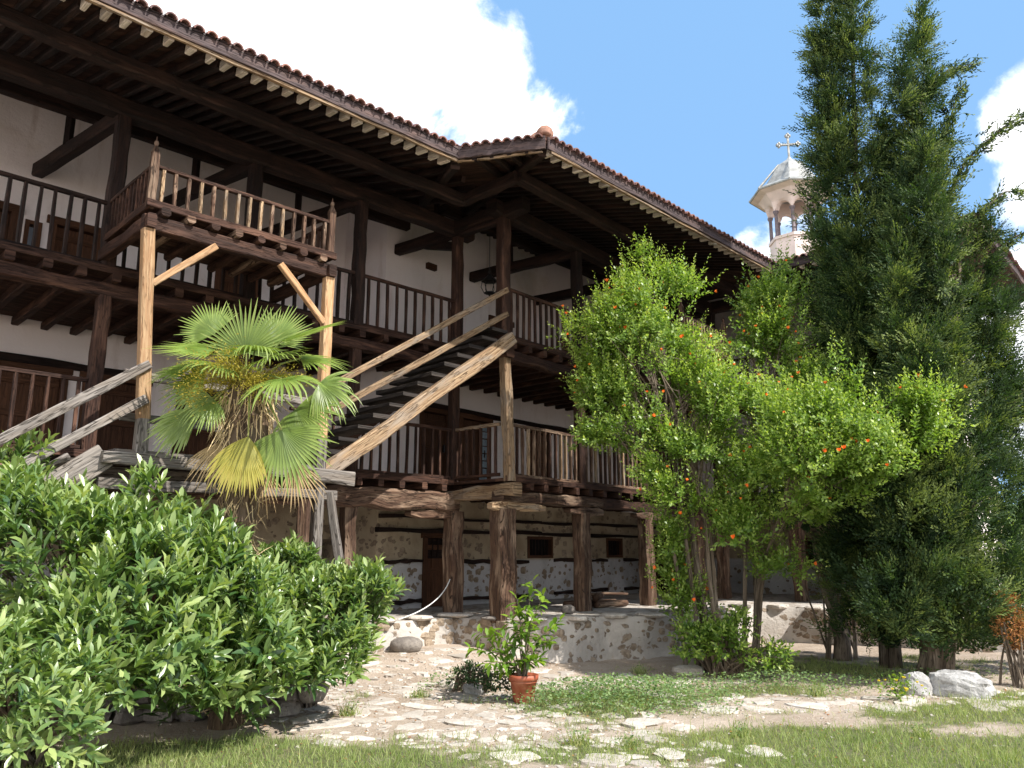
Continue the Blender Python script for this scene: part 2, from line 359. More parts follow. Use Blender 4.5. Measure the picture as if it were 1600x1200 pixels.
def fastmesh(name, V, F, mat, parent=None, tint=None, nper=4, attr='tint', smooth=False):
    off = np.array(ROOT.get(parent.name, (0,0,0))) if parent else np.zeros(3)
    V = np.asarray(V, dtype=np.float32)-off.astype(np.float32); F = np.asarray(F, dtype=np.int32)
    me = bpy.data.meshes.new(name); me.vertices.add(len(V)); me.vertices.foreach_set('co', V.ravel())
    me.loops.add(F.size); me.loops.foreach_set('vertex_index', F.ravel()); me.polygons.add(len(F))
    me.polygons.foreach_set('loop_start', np.arange(0, F.size, F.shape[1], dtype=np.int32))
    if smooth: me.polygons.foreach_set('use_smooth', np.ones(len(F), dtype=bool))
    me.update(calc_edges=True)
    if tint is not None:
        at_ = me.attributes.new(attr, 'FLOAT', 'POINT'); at_.data.foreach_set('value', np.asarray(tint, dtype=np.float32))
    me.materials.append(MATS[mat]); o = bpy.data.objects.new(name, me); COL.objects.link(o)
    if parent: o.parent = parent; ROOT[o.name] = tuple(off)
    return o
def nrm(a): return a/np.maximum(np.linalg.norm(a, axis=-1, keepdims=True), 1e-9)
# leaf templates: x across, y along, z normal (quads)
T_LEAF = (np.array([(0,0,0),(.42,.3,.10),(.5,.6,.12),(0,1,-.10),(-.5,.6,.12),(-.42,.3,.10),(0,.3,0),(0,.6,0)]),
          np.array([(0,1,6,0),(1,2,7,6),(2,3,7,7),(6,7,4,5),(0,6,5,5),(7,3,4,4)]))
T_LEAF = (np.array([(0,0,0),(.45,.38,.10),(.34,.74,.06),(0,1,-.10),(-.34,.74,.06),(-.45,.38,.10),(0,.42,0)]),
          np.array([(0,1,2,6),(6,2,3,4),(0,6,4,5)]))
T_DIA = (np.array([(0,0,0),(.5,.45,.08),(0,1,-.03),(-.5,.45,.08)]), np.array([(0,1,2,3)]))
T_BLADE = (np.array([(-.5,0,0),(.5,0,0),(.30,.6,.12),(-.30,.6,.12),(.0,1,.34),(.01,1,.34)]), np.array([(0,1,2,3),(3,2,5,4)]))
def leaves(name, P, A, Nn, L, W, tpl, mat, parent, tint=None):
    T, F = tpl; n = len(P); A = nrm(A); X = nrm(np.cross(A, Nn)); Z = np.cross(X, A)
    L = np.broadcast_to(L, n)[:, None, None]; W = np.broadcast_to(W, n)[:, None, None]
    V = P[:, None, :]+X[:, None, :]*T[None, :, 0:1]*W+A[:, None, :]*T[None, :, 1:2]*L+Z[:, None, :]*T[None, :, 2:3]*L
    k = len(T); FF = (F[None]+(np.arange(n)*k)[:, None, None]).reshape(-1, F.shape[1])
    if tint is None: tint = rng.random(n)
    return fastmesh(name, V.reshape(-1, 3), FF, mat, parent, np.repeat(tint, k))
def rdir(n): return nrm(rng.normal(size=(n, 3)))
_h = np.random.default_rng(3).random((64, 64))
def vn(x, y):
    x = np.asarray(x, float); y = np.asarray(y, float)
    xi = np.floor(x).astype(int); yi = np.floor(y).astype(int); fx = x-xi; fy = y-yi; fx = fx*fx*(3-2*fx); fy = fy*fy*(3-2*fy)
    g = lambda a, b: _h[a % 64, b % 64]
    return (g(xi,yi)*(1-fx)+g(xi+1,yi)*fx)*(1-fy)+(g(xi,yi+1)*(1-fx)+g(xi+1,yi+1)*fx)*fy
def fbm(x, y): return .5*vn(x,y)+.3*vn(x*2.1+5,y*2.1+9)+.2*vn(x*4.3+1,y*4.3+3)

# ------------------------------------------------------------------ plan of the place
A = Vector((-.95, 13.4, 0)); D_ = Vector((.713, .701, 0)).normalized(); NN = Vector((D_.y, -D_.x, 0))
C = Vector((-.13, 12.6, 0)); E_ = Vector((.656, .755, 0)).normalized(); MM = Vector((E_.y, -E_.x, 0))
def LW(s, w_, z): p = A-D_*s+NN*w_; return Vector((p.x, p.y, z))        # left wing: s to the left, w outward
def RW(k, w_, z): p = C+E_*k+MM*w_; return Vector((p.x, p.y, z))        # right wing: k away, w outward
def FW(a, w_, z): p = C+E_*(7.3-w_)+MM*a; return Vector((p.x, p.y, z))  # far wing: a to the right, w towards viewer
def sst(x, a, b): t = np.clip((np.asarray(x, float)-a)/(b-a), 0, 1); return t*t*(3-2*t)
def gz(x, y):
    x = np.asarray(x, float); y = np.asarray(y, float)
    z = .24*sst(y, 10.2, 12.3)*(1-sst(x, -1.2, 1.2))+.06*sst(x, 4, 9)
    r = np.hypot(x, y); z = z+.05*(fbm(x*.9, y*.9)-.5)*(r < 40)
    return z

# ------------------------------------------------------------------ the gallery building: left wing
Z1, Z2, ZP = 2.76, 5.03, 7.10          # lower floor, upper floor, underside of wall plate
J = Vector((-.77, 10.33, 0)); EC = Vector((.46, 10.03, 0)); FC = Vector((5.12, 14.93, 0))
JD = (EC-J).normalized(); JN = Vector((-JD.y, JD.x, 0))
RD = (FC-EC).normalized(); RN = Vector((-RD.y, RD.x, 0))
NI = -NN
VAL = (NI+JN).normalized(); HIP = (JN+RN).normalized()
ZE, SLOPE = 7.09, .27                   # underside of the boarding at the eave
left = thing('gallery_house', LW(4, 0, 0), 'long timber gallery wing on the left with projecting balcony and white plastered walls', 'building')
right = thing('gallery_house', RW(3, 0, 0), 'gallery wing at the middle, corner post beside the hanging lantern, receding behind the flowering tree', 'building')
far = thing('gallery_house', FW(3, 0, 0), 'farthest gallery wing, mostly hidden behind the cypress below the pink belfry', 'building')

def wall(F, a0, a1, w0, w1, z0, z1, ops):
    mb = MB(); xs = sorted(set([a0, a1]+[v for o in ops for v in o[:2]])); 
    for x0, x1 in zip(xs, xs[1:]):
        mid = (x0+x1)/2; cur = z0
        for o in sorted([o for o in ops if o[0] <= mid <= o[1]], key=lambda o: o[2]):
            if o[2] > cur: mb.hexa(F, x0, x1, w0, w1, cur, o[2])
            cur = o[3]
        if cur < z1: mb.hexa(F, x0, x1, w0, w1, cur, z1)
    return mb
def door(F, parent, a0, a1, z0, z1, w_, leafs=1, label=None, glass=False):
    t = .09
    fr = MB(); fr.hexa(F, a0, a0+t, w_-.12, w_+.04, z0, z1-t); fr.hexa(F, a1-t, a1, w_-.12, w_+.04, z0, z1-t); fr.hexa(F, a0-.05, a1+.05, w_-.12, w_+.05, z1-t, z1+.03)
    fr.hexa(F, a0+t, a1-t, w_-.12, w_+.03, z0, z0+.06)
    d = fr.build('door', 'door_wood', parent)
    pm = MB(); W = (a1-a0-2*t)/leafs
    for i in range(leafs):
        b0 = a0+t+i*W+.004; b1 = b0+W-.008; n = max(3, int(W/.16))
        for k in range(n):
            pm.hexa(F, b0+(b1-b0)*k/n+.003, b0+(b1-b0)*(k+1)/n-.003, w_-.09, w_-.055-random.uniform(0, .008), z0+.07, z1-t-.01)
        for zz in (z0+.2, (z0+z1)/2, z1-.3): pm.hexa(F, b0+.01, b1-.01, w_-.055, w_-.03, zz, zz+.09)
    p = pm.build('door_leaf', 'door_wood', d)
    h = MB(); h.hexa(F, a1-t-.09, a1-t-.06, w_-.03, w_+.01, z0+.75, z0+.9); h.build('handle', 'iron', d)
    return d
def window(F, parent, a0, a1, z0, z1, w_, bars=5, glass='dark_room', deep=.25):
    t = .06; fr = MB()
    fr.hexa(F, a0, a0+t, w_-.14, w_+.02, z0, z1); fr.hexa(F, a1-t, a1, w_-.14, w_+.02, z0, z1)
    fr.hexa(F, a0+t, a1-t, w_-.14, w_+.015, z1-t, z1); fr.hexa(F, a0+t, a1-t, w_-.14, w_+.015, z0, z0+t)
    d = fr.build('window', 'door_wood', parent)
    g = MB(); g.hexa(F, a0+t, a1-t, w_-.14, w_-.12, z0+t, z1-t); g.build('pane', glass, d)
    if bars:
        b_ = MB()
        for k in range(bars):
            x = a0+t+(a1-a0-2*t)*(k+.5)/bars; b_.hexa(F, x-.011, x+.011, w_-.06, w_-.038, z0+t, z1-t)
        b_.build('bars', 'dark_timber', d)
    return d

# -- walls of left wing
lops = [(5.22,6.6,Z1,4.32),(4.04,5.02,Z1,4.32),(2.65,3.58,Z1,4.32),(7.2,8.2,Z1,4.3),
        (4.95,5.72,Z2,6.62),(5.82,6.05,5.35,6.5),(6.15,7.0,Z2,6.64),(2.3,3.1,Z2,6.6)]
wall(LW, -2.5, 9.5, -3.3, -2.9, 2.60, 8.62, lops).build('wall', 'plaster', left)
wall(LW, -2.5, 9.5, -3.32, -2.88, -.1, 2.597, [(3.2,4.1,.3,1.9),(.5,1.3,1.2,1.85)]).build('stone_wall', 'rubble_wall', left)
mb = MB(); mb.hexa(LW, -2, 9.4, -3.7, -3.5, -.1, 8.2); mb.build('dark_backing', 'dark_room', left)  # near-black sheet behind the openings, stands for the unlit rooms
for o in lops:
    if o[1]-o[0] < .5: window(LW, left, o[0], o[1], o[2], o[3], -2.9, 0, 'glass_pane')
    else: door(LW, left, o[0], o[1], o[2], o[3], -2.9, 2 if o[1]-o[0] > 1.2 else 1)
door(LW, left, 3.2, 4.1, .3, 1.9, -2.88)
mb = MB()
for z in (4.36,): mb.bar(LW(9.4,-2.88,z), LW(1.6,-2.88,z), .10, .11, seg=14, jit=.02)
mb.build('lintel_beam', 'dark_timber', left)

# -- walls of right wing
rops = [(.74,1.57,Z1,4.34),(1.80,2.72,Z1,4.34),(3.9,4.7,Z1,4.3),(2.7,3.4,Z2,6.55),(5.2,6.0,Z2,6.55)]
gops = [(.87,1.63,.50,1.96),(3.88,4.75,1.49,1.95),(6.83,7.52,1.49,1.95),(9.05,9.9,.5,1.95)]
wall(RW, -.2, 10.4, -3.2, -2.8, 2.60, 8.62, rops).build('wall', 'plaster', right)
def proud(mb, F, rects, w_, ops, seed, n, name, parent, mat):
    rr = random.Random(seed); n0 = len(mb.f); done = []
    for _ in range(n):
        a0, a1, z0, z1 = rr.choice(rects); a = rr.uniform(a0, a1); z = rr.uniform(z0, z1); r = rr.choice((.04,.05,.065,.08,.10))
        if any(o[0]-.14 < a < o[1]+.14 and o[2]-.12 < z < o[3]+.12 for o in ops) or any(abs(z-q) < .11 for q in (.74,1.44,2.0,2.24)): continue
        if any((a-x)**2+(z-y)**2 < (r+q)**2 for x, y, q in done): continue
        done.append((a, z, r)); p = F(a, w_-.012, z); mb.rock(tuple(p), (r*rr.uniform(.9,1.3), r*.55, r*.8) if False else (r, r*.9, r*.75), rr.randint(0,999), 9, .2)
        nb = 2+9*(max(4, 9//2)-1); 
        d = (F(0,1,0)-F(0,0,0)).normalized()      # press the stone into the wall face
        for i in range(len(mb.v)-nb, len(mb.v)):
            q = Vector(mb.v[i]); k = (q-p).dot(d); q = q-d*(k*.62); mb.v[i] = tuple(q)
    o = mb.build(name, mat, parent); o.data.materials.append(MATS['field_stone'])
    for i in range(n0, len(mb.f)): o.data.polygons[i].material_index = 1
    return o
proud(wall(RW, -.23, 10.4, -3.22, -2.77, -.1, 2.597, gops), RW, [(-.1,5.6,.62,2.5),(-.1,.75,.62,2.5),(5,8.5,.62,2.5)], -2.77, gops, 4, 420, 'stone_wall', right, 'rubble_wall')
# gable return of the right wing facing the left gallery
mb = MB(); mb.hexa(RW, -.2, .16, -4.6, -3.2, 2.60, 8.6); mb.build('return_wall', 'plaster', right)
mb = MB(); mb.hexa(RW, -.23, .16, -4.6, -3.22, -.1, 2.597); mb.build('stone_return_wall', 'rubble_wall', right)
mb = MB(); mb.hexa(RW, .2, 10.3, -3.8, -3.6, -.1, 8.2); mb.build('dark_backing', 'dark_room', right)
for o in rops: door(RW, right, o[0], o[1], o[2], o[3], -2.8, 1)
door(RW, right, .87, 1.63, .50, 1.96, -2.77)
mb = MB()
for k in range(5):
    a = .99+k*.14; mb.hexa(RW, a, a+.03, -2.82, -2.79, 1.52, 1.85)
mb.hexa(RW, .95, 1.55, -2.826, -2.815, 1.5, 1.86); mb.build('door_grille', 'dark_timber', right)
door(RW, right, 9.05, 9.9, .5, 1.95, -2.77)
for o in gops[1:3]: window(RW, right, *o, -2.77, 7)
sh = MB()
for k in range(9): sh.hexa(RW, 2.44, 2.63, -2.84, -2.80+.008*(k % 2), Z1+.1+k*.15, Z1+.225+k*.15)
sh.build('shutter', 'blue_shutter', right)
for z, a in ((2.0, -.25), (1.44, -.25), (.74, -.25), (2.24, -.2)):
    mb = MB()
    for x0, x1 in ((a, .84), (1.66, 3.85), (4.78, 6.8), (7.55, 10.2)) if z != 2.0 and z != 2.24 else ((a, 4.3), (4.3, 10.2)):
        mb.bar(RW(x0,-2.74,z), RW(x1,-2.74,z+random.uniform(-.02,.02)), .09, .065, seg=8, jit=.025)
    mb.build('lacing_beam', 'dark_timber', right)
mb = MB(); mb.bar(RW(-.1,-2.76,4.38), RW(10.2,-2.76,4.38), .09, .10, seg=14, jit=.02); mb.build('lintel_beam', 'dark_timber', right)

# -- floors, joists, beams
def floor(F, parent, a0, a1, z, w0, w1, mat='gallery_timber', step=.4, dz=0, jw0=None):
    mb = MB(); n = int((w1-w0)/.22)
    for k in range(n):
        mb.hexa(F, a0, a1, w0+(w1-w0)*k/n+.002, w0+(w1-w0)*(k+1)/n-.002, z-.05+dz, z+dz)
    mb.build('floor', mat, parent)
    a = a0+.15; proto = None
    while a < a1:
        mb = MB(); mb.bar(F(a, w0 if jw0 is None else jw0, z-.115+dz), F(a, w1+.05+random.uniform(-.02,.04), z-.115+dz), .10, .115, seg=4, jit=.012)
        mb.build('joist', mat, parent); a += step*random.uniform(.92, 1.08)
floor(LW, left, -.2, 8.6, Z2, -2.9, .06); floor(LW, left, -.2, 8.6, Z1, -2.9, .06, step=.42)
floor(RW, right, -.02, 7.4, Z2, -2.8, .06, dz=-.006); floor(RW, right, -.02, 7.4, Z1, -2.8, .06, dz=-.006, step=.42)
def beam(F, parent, a0, a1, w_, z, wd, ht, mat, name='floor_beam', seg=10, jit=.02, z2=None):
    mb = MB(); mb.bar(F(a0, w_, z), F(a1, w_, z if z2 is None else z2), wd, ht, seg=seg, jit=jit); return mb.build(name, mat, parent)
beam(LW, left, 8.6, 3.8, -.02, 4.77, .17, .17, 'gallery_timber'); beam(LW, left, 3.8, .12, -.02, 4.76, .17, .18, 'gallery_timber')
beam(LW, left, 8.6, 2.9, -.02, 2.41, .26, .29, 'hewn_timber', jit=.035); beam(LW, left, 2.9, .0, -.02, 2.42, .28, .29, 'hewn_timber', jit=.04)
beam(RW, right, .1, 3.6, -.02, 4.76, .17, .18, 'gallery_timber'); beam(RW, right, 3.6, 7.3, -.02, 4.76, .17, .18, 'gallery_timber')
beam(RW, right, -.12, 2.6, -.02, 2.47, .22, .18, 'hewn_timber', jit=.03); beam(RW, right, 2.6, 7.3, -.02, 2.47, .22, .18, 'gallery_timber', jit=.03)
# jut beam running from the left wing corner out past the corner post
mb = MB(); mb.bar(RW(.02,-1.3,2.50), RW(-.04,.32,2.56), .20, .19, seg=6, jit=.035); mb.build('jut_beam', 'golden_plank', right)
mb = MB(); mb.bar(RW(-.02,-1.25,4.77), RW(-.02,.16,4.77), .17, .18, seg=6, jit=.02); mb.build('jut_beam', 'gallery_timber', right)
# edge boards of floors
for F, p, a0, a1 in ((LW,left,8.6,.1),(RW,right,-.04,7.3)):
    for z in (Z1, Z2):
        mb = MB(); mb.bar(F(a0,.085,z-.02), F(a1,.085,z-.02), .035, .085, seg=12, jit=.008); mb.build('floor_edge_board', 'gallery_timber', p)
# bolsters
def bolster(F, parent, a, z, L=.9, mat='hewn_timber', h=.16, w_=-.02, off=.1):
    mb = MB(); mb.bar(F(a-L/2+off, w_, z), F(a, w_, z), .13, h*.5, seg=2, jit=.02, w2=.2, h2=h); mb.bar(F(a, w_, z), F(a+L/2+off, w_, z), .2, h, seg=3, jit=.03, w2=.15, h2=h*.6)
    return mb.build('bolster', mat, parent)
bolster(RW, right, 0, 2.31, 1.3, off=.35, mat='golden_plank'); bolster(RW, right, 2.06, 2.31, 1.0); bolster(RW, right, 4.16, 2.31, 1.0); bolster(RW, right, 6.2, 2.31); bolster(LW, left, .3, 2.22, 1.1, h=.14)

# -- posts
def post(F, parent, a, w_, z0, z1, wd, mat, lean=(0,0), seg=8, jit=.015, name='post'):
    mb = MB(); mb.bar(F(a+lean[0], w_+lean[1], z0), F(a, w_, z1), wd, wd, seg=seg, jit=jit, up=(D_.x, D_.y, 0)); return mb.build(name, mat, parent)
TZ = .62
for s in (0, 2.04, 3.86, 5.70, 7.6):
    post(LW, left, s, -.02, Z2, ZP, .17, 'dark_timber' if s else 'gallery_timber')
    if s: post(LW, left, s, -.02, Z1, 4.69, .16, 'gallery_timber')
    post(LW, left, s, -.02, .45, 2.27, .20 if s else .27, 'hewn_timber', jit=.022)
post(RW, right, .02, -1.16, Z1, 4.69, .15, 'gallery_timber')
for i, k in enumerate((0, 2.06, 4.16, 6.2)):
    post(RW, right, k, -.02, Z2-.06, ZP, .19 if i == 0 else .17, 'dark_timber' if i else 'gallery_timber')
    if i: post(RW, right, k, -.02, Z1, 4.69, .17, 'gallery_timber')
    post(RW, right, k, -.02, TZ-.05, 2.27, (.33,.26,.25,.24)[i], 'hewn_timber', lean=(.02,0), jit=.022, seg=7)
mb = MB(); mb.bar(RW(.05,.08,Z1-.06), RW(0,.02,4.70), .16, .15, seg=8, jit=.012, up=(D_.x,D_.y,0)); mb.build('post', 'golden_plank', right)

# -- tie beams from post heads back into the wall
for s in (2.04, 3.86, 5.70, 7.6):
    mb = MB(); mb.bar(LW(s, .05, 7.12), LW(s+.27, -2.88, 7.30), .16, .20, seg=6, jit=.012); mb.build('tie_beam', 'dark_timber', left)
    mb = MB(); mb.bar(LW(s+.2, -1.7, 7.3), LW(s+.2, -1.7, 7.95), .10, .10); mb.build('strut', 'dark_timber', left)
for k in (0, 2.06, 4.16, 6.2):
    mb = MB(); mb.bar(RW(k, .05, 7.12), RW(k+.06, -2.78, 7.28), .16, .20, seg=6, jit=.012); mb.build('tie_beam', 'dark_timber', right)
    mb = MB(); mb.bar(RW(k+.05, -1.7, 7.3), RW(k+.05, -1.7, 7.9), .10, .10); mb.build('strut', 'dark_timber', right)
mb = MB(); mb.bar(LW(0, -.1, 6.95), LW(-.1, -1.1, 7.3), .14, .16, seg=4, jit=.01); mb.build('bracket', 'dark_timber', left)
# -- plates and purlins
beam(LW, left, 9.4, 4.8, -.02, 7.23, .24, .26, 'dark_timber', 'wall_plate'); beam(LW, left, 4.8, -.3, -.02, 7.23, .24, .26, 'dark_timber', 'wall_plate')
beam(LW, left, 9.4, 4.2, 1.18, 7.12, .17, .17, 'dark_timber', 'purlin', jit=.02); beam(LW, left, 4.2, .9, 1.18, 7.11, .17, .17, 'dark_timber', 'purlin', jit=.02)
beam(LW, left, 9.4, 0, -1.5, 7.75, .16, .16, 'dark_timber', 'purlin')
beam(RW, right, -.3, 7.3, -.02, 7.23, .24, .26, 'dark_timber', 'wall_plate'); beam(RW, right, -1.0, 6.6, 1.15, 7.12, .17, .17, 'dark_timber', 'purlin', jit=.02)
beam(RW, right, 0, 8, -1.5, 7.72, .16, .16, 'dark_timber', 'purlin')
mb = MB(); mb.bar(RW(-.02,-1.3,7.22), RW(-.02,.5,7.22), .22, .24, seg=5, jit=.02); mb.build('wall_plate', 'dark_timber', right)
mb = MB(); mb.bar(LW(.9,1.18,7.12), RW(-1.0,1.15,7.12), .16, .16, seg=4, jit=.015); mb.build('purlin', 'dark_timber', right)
p = EC+HIP*.12; q = EC+HIP*5
mb = MB(); mb.bar((p.x,p.y,ZE-.09+.12*.27*.85), (q.x,q.y,ZE-.09+5*.27*.85), .13, .15, seg=8, jit=.015); mb.build('hip_rafter', 'dark_timber', right)
p = J+VAL*.1; q = J+VAL*5
mb = MB(); mb.bar((p.x,p.y,ZE-.10), (q.x,q.y,ZE-.10+5*.27*.87), .13, .15, seg=8, jit=.015); mb.build('valley_rafter', 'dark_timber', right)

# -- rafters with pale sawn tails
def clipseg(o, d, L, planes):
    t0, t1 = 0.0, L
    for pt, n in planes:
        a = (o-pt).dot(n); b = d.dot(n)
        if abs(b) < 1e-6:
            if a < 0: return None
            continue
        t = -a/b
        if b > 0: t0 = max(t0, t)
        else: t1 = min(t1, t)
    return (t0, t1) if t1-t0 > .05 else None
def rafter(o, inn, L, planes, parent, tail=.13, pale='sawn_end'):
    r = clipseg(o, inn, L, planes)
    if not r: return
    t0, t1 = r; off = random.uniform(-.03, .03)
    P0 = o+inn*(t0+.10+off); P1 = o+inn*t1
    z0 = ZE+SLOPE*(t0+.10+off)-.06; z1 = ZE+SLOPE*t1-.06
    mb = MB(); sd = random.uniform(-.02, .02)
    P0 = Vector((P0.x, P0.y, z0)); P1 = Vector((P1.x, P1.y, z1)); d = (P1-P0).normalized()
    hh = random.uniform(.085, .105); ww = random.uniform(.065, .085)
    mb.bar(P0+d*tail, P1, ww, hh, seg=4, jit=.008)
    n0 = len(mb.f)
    if t0 < .01: dz_ = Vector((0,0,-.040)); mb.bar(P0+dz_-inn*(.10+off), P0+dz_+d*(tail-.04), ww*.85, .11, seg=1, jit=.010)
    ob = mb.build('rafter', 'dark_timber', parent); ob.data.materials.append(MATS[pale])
    for i in range(n0, len(mb.f)): ob.data.polygons[i].material_index = 1
s = 2.12
while s < 9.3:
    o = LW(s, 2.25, 0); rafter(o, NI, 5.2, [], left); s += .205*random.uniform(.85, 1.15)
for s in (1.7, 1.3, .9, .5):
    rafter(LW(s, 2.25, 0), NI, 5.2, [(J, -JD)], left)
RLEN = (FC-EC).length
t = .14
while t < RLEN: rafter(EC+RD*t, RN, 5.2, [(EC, Vector((HIP.y, -HIP.x, 0)))], right, tail=.10); t += .21*random.uniform(.85, 1.15)
for t in (.25, .5, .75, 1.0): rafter(J+JD*t, JN, 4.5, [(EC, Vector((-HIP.y, HIP.x, 0))), (J, Vector((VAL.y, -VAL.x, 0)))], right, tail=.02, pale='dark_timber')

# -- roof sheets, boarding and barrel tiles
def up3(p, r, z=0): return (p.x, p.y, ZE+SLOPE*r+z)
def sheet(name, mat, parent, polys, th=.04, z=0):
    mb = MB()
    for pl in polys:
        n = len(pl); b0 = mb._add([(x, y, zz+z) for x, y, zz in pl]+[(x, y, zz+z+th) for x, y, zz in pl])
        uv = [(x, y) for x, y, _ in pl]
        mb.face(tuple(range(b0, b0+n))[::-1], uv[::-1]); mb.face(tuple(range(b0+n, b0+2*n)), uv)
        for k in range(n): k2 = (k+1) % n; mb.face((b0+k, b0+k2, b0+n+k2, b0+n+k), [(0,0),(1,0),(1,.1),(0,.1)])
    return mb.build(name, mat, parent)
RL = 6.2
def slopep(o, inn, r): return up3(o+inn*r, r)
Jv = J+VAL*6.6; rJ = (Jv-J).dot(NI); Eh = EC+HIP*6.4; rE = (Eh-EC).dot(RN)
L0 = LW(9.6, 2.25, 0)
lp = [slopep(L0,NI,0), up3(J,0), up3(Jv,rJ), slopep(L0,NI,rJ)]
jp = [up3(J,0), up3(EC,0), up3(Eh,(Eh-J).dot(JN)), up3(Jv,(Jv-J).dot(JN))]
F2 = FC+RD*3.5
VF = FC+(E_+RN).normalized()*8.0
rp = [up3(EC,0), up3(FC,0), up3(VF,(VF-FC).dot(RN)), up3(Eh,rE)]
sheet('eave_boarding', 'gallery_timber', left, [lp], .02); sheet('eave_boarding', 'gallery_timber', right, [jp], .02); sheet('eave_boarding', 'gallery_timber', right, [rp], .02, -.003)
def tiles(name, parent, o, dr, inn, L, planes, RL=6.0, mat='roof_tile', sp=.148, ze=ZE, over=.10):
    mb = MB(); n = int(L/sp)
    for i in range(n+1):
        P = o+dr*(i*sp); r = clipseg(P-inn*over, inn, RL, planes)
        if not r: continue
        x = dr; r0 = r[0]+random.uniform(-.012, .012); st = r0
        while st < r[1]:
            en = min(st+.42, r[1]); jx = random.uniform(-.007, .007); rad = .066+random.uniform(-.003,.003); ring = []
            for tt, rr_, zz in ((st, rad, .072), (en+.03, rad*.85, .055)):
                base = P-inn*over+inn*tt
                for pr in (rr_, rr_-.018):
                    ring.append(mb._add([base+x*(math.cos(a)*pr+jx)+Vector((0,0,ze+SLOPE*(tt-over)+zz+math.sin(a)*pr*.95)) for a in [math.pi*k/6 for k in range(7)]]))
            a, b_, c, d = ring
            for k in range(6):
                mb.face((a+k,a+k+1,c+k+1,c+k), [(0,0)]*4); mb.face((b_+k+1,b_+k,d+k,d+k+1), [(0,0)]*4); mb.face((a+k+1,a+k,b_+k,b_+k+1), [(0,0)]*4)
            st += .36
            if st > 2.2 and st < r[1]-.5: # plain long run further up where only the ridge side sees it
                pass
    return mb.build(name, mat, parent)
sheet('tile_bed', 'roof_tile', left, [lp], .03, .055); sheet('tile_bed', 'roof_tile', right, [jp, rp], .03, .053)
pv = (J, Vector((-VAL.y, VAL.x, 0))); pv2 = (J, Vector((VAL.y, -VAL.x, 0))); ph = (EC, Vector((HIP.y, -HIP.x, 0))); ph2 = (EC, Vector((-HIP.y, HIP.x, 0)))
tiles('roof_tiles', left, L0, (J-L0).normalized(), NI, (J-L0).length+2, [pv], 4.0)
tiles('roof_tiles', right, J, JD, JN, 1.27, [pv2, ph2], 4.0)
tiles('roof_tiles', right, EC+RD*.12, RD, RN, RLEN+.4, [ph], 4.0)
# fascia
def fascia(parent, p, q, inn, z=.0, h=.17, mat='fascia_board', out=.02, name='fascia'):
    a = p-inn*out; b_ = q-inn*out; mb = MB(); mb.bar((a.x,a.y,ZE+z), (b_.x,b_.y,ZE+z), .04, h, seg=16, jit=.010); return mb.build(name, mat, parent)
fascia(left, L0, J, NI); fascia(right, J-JD*.02, EC, JN, h=.19); fascia(right, EC+RD*.02, FC, RN)
fascia(left, L0, J, NI, z=-.105, h=.035, mat='golden_plank', out=-.0, name='batten'); fascia(right, EC+RD*.1, FC, RN, z=-.105, h=.035, mat='golden_plank', out=0, name='batten'); fascia(right, J, EC-JD*.05, JN, z=-.115, h=.03, mat='golden_plank', out=-.02, name='batten')
# lead cable scalloped along the fascia
mb = MB(); pts = []
for i in range(200):
    tt = i/199; p = L0+(J-L0)*tt-NI*.05; pts.append((p.x, p.y, ZE+.035+.022*abs(math.sin(tt*14*math.pi))))
mb.tube(pts, .004, 4); mb.build('eave_cable', 'iron', left)
# rounded ridge end cap at the outer roof corner
mb = MB()
for i in range(12):
    p = EC+HIP*(.0+i*.33); q = EC+HIP*(.40+i*.33); mb.tube([(p.x,p.y,ZE+.14+i*.33*.23), (q.x,q.y,ZE+.12+(i*.33+.4)*.23)], [.12,.09], 10)
mb.rock((EC.x, EC.y+.08, ZE+.145), (.10,.13,.035), 4, 14, .03); mb.build('hip_cap', 'ridge_cap', right, True)
# ------------------------------------------------------------------ railings
_b = MB(); _b.bar((0,0,0), (0,0,1), .042, .040, seg=3, jit=.004, ch=.14); BAL = _b
def bal_mesh(mat):
    b_ = MB(); b_.bar((0,0,0), (0,0,1), .054, .036, seg=3, jit=.005, ch=.12); o = b_.build('baluster', mat); return o
BP = {m: bal_mesh(m) for m in ('gallery_timber', 'dark_timber', 'golden_plank', 'hewn_timber')}
def railing(F, parent, pts, z0, h, sp, mat, name='railing', bname='baluster', bmats=None, bottom=True, tm=None, top=.06):
    """pts: list of (a, w) corners"""
    mb = MB()
    for (a, b_), (c, d) in zip(pts, pts[1:]):
        mb.bar(F(a,b_,z0+h), F(c,d,z0+h), top, .05, seg=6, jit=.006)
    r = mb.build(name, tm or mat, parent)
    for (a, b_), (c, d) in zip(pts, pts[1:]):
        mb = MB(); mb.bar(F(a,b_,z0+.055), F(c,d,z0+.055), .05, .05, seg=6, jit=.006); mb.build('bottom_rail', mat, r)
    for (a, b_), (c, d) in zip(pts, pts[1:]):
        p, q = F(a,b_,0), F(c,d,0); L = (q-p).length; n = max(1, round(L/sp)); ang = math.atan2((q-p).y, (q-p).x)
        for k in range(n):
            x = p+(q-p)*((k+.5)/n); m_ = random.choice(bmats) if bmats else mat
            o = inst(BP[m_], r, (x.x, x.y, z0+.07), rot=(random.uniform(-.012,.012), random.uniform(-.015,.015), ang+random.uniform(-.15,.15)), scale=(random.uniform(.85,1.15), 1, h-.09))
            o.name = bname
    return r
railing(LW, left, [(8.4,0),(5.79,0)], Z2, .86, .165, 'dark_timber'); railing(LW, left, [(5.61,0),(3.95,0)], Z2, .86, .175, 'dark_timber')
railing(LW, left, [(3.77,0),(2.13,0)], Z2, .86, .175, 'dark_timber'); railing(LW, left, [(1.95,0),(.09,0)], Z2, .86, .18, 'gallery_timber')
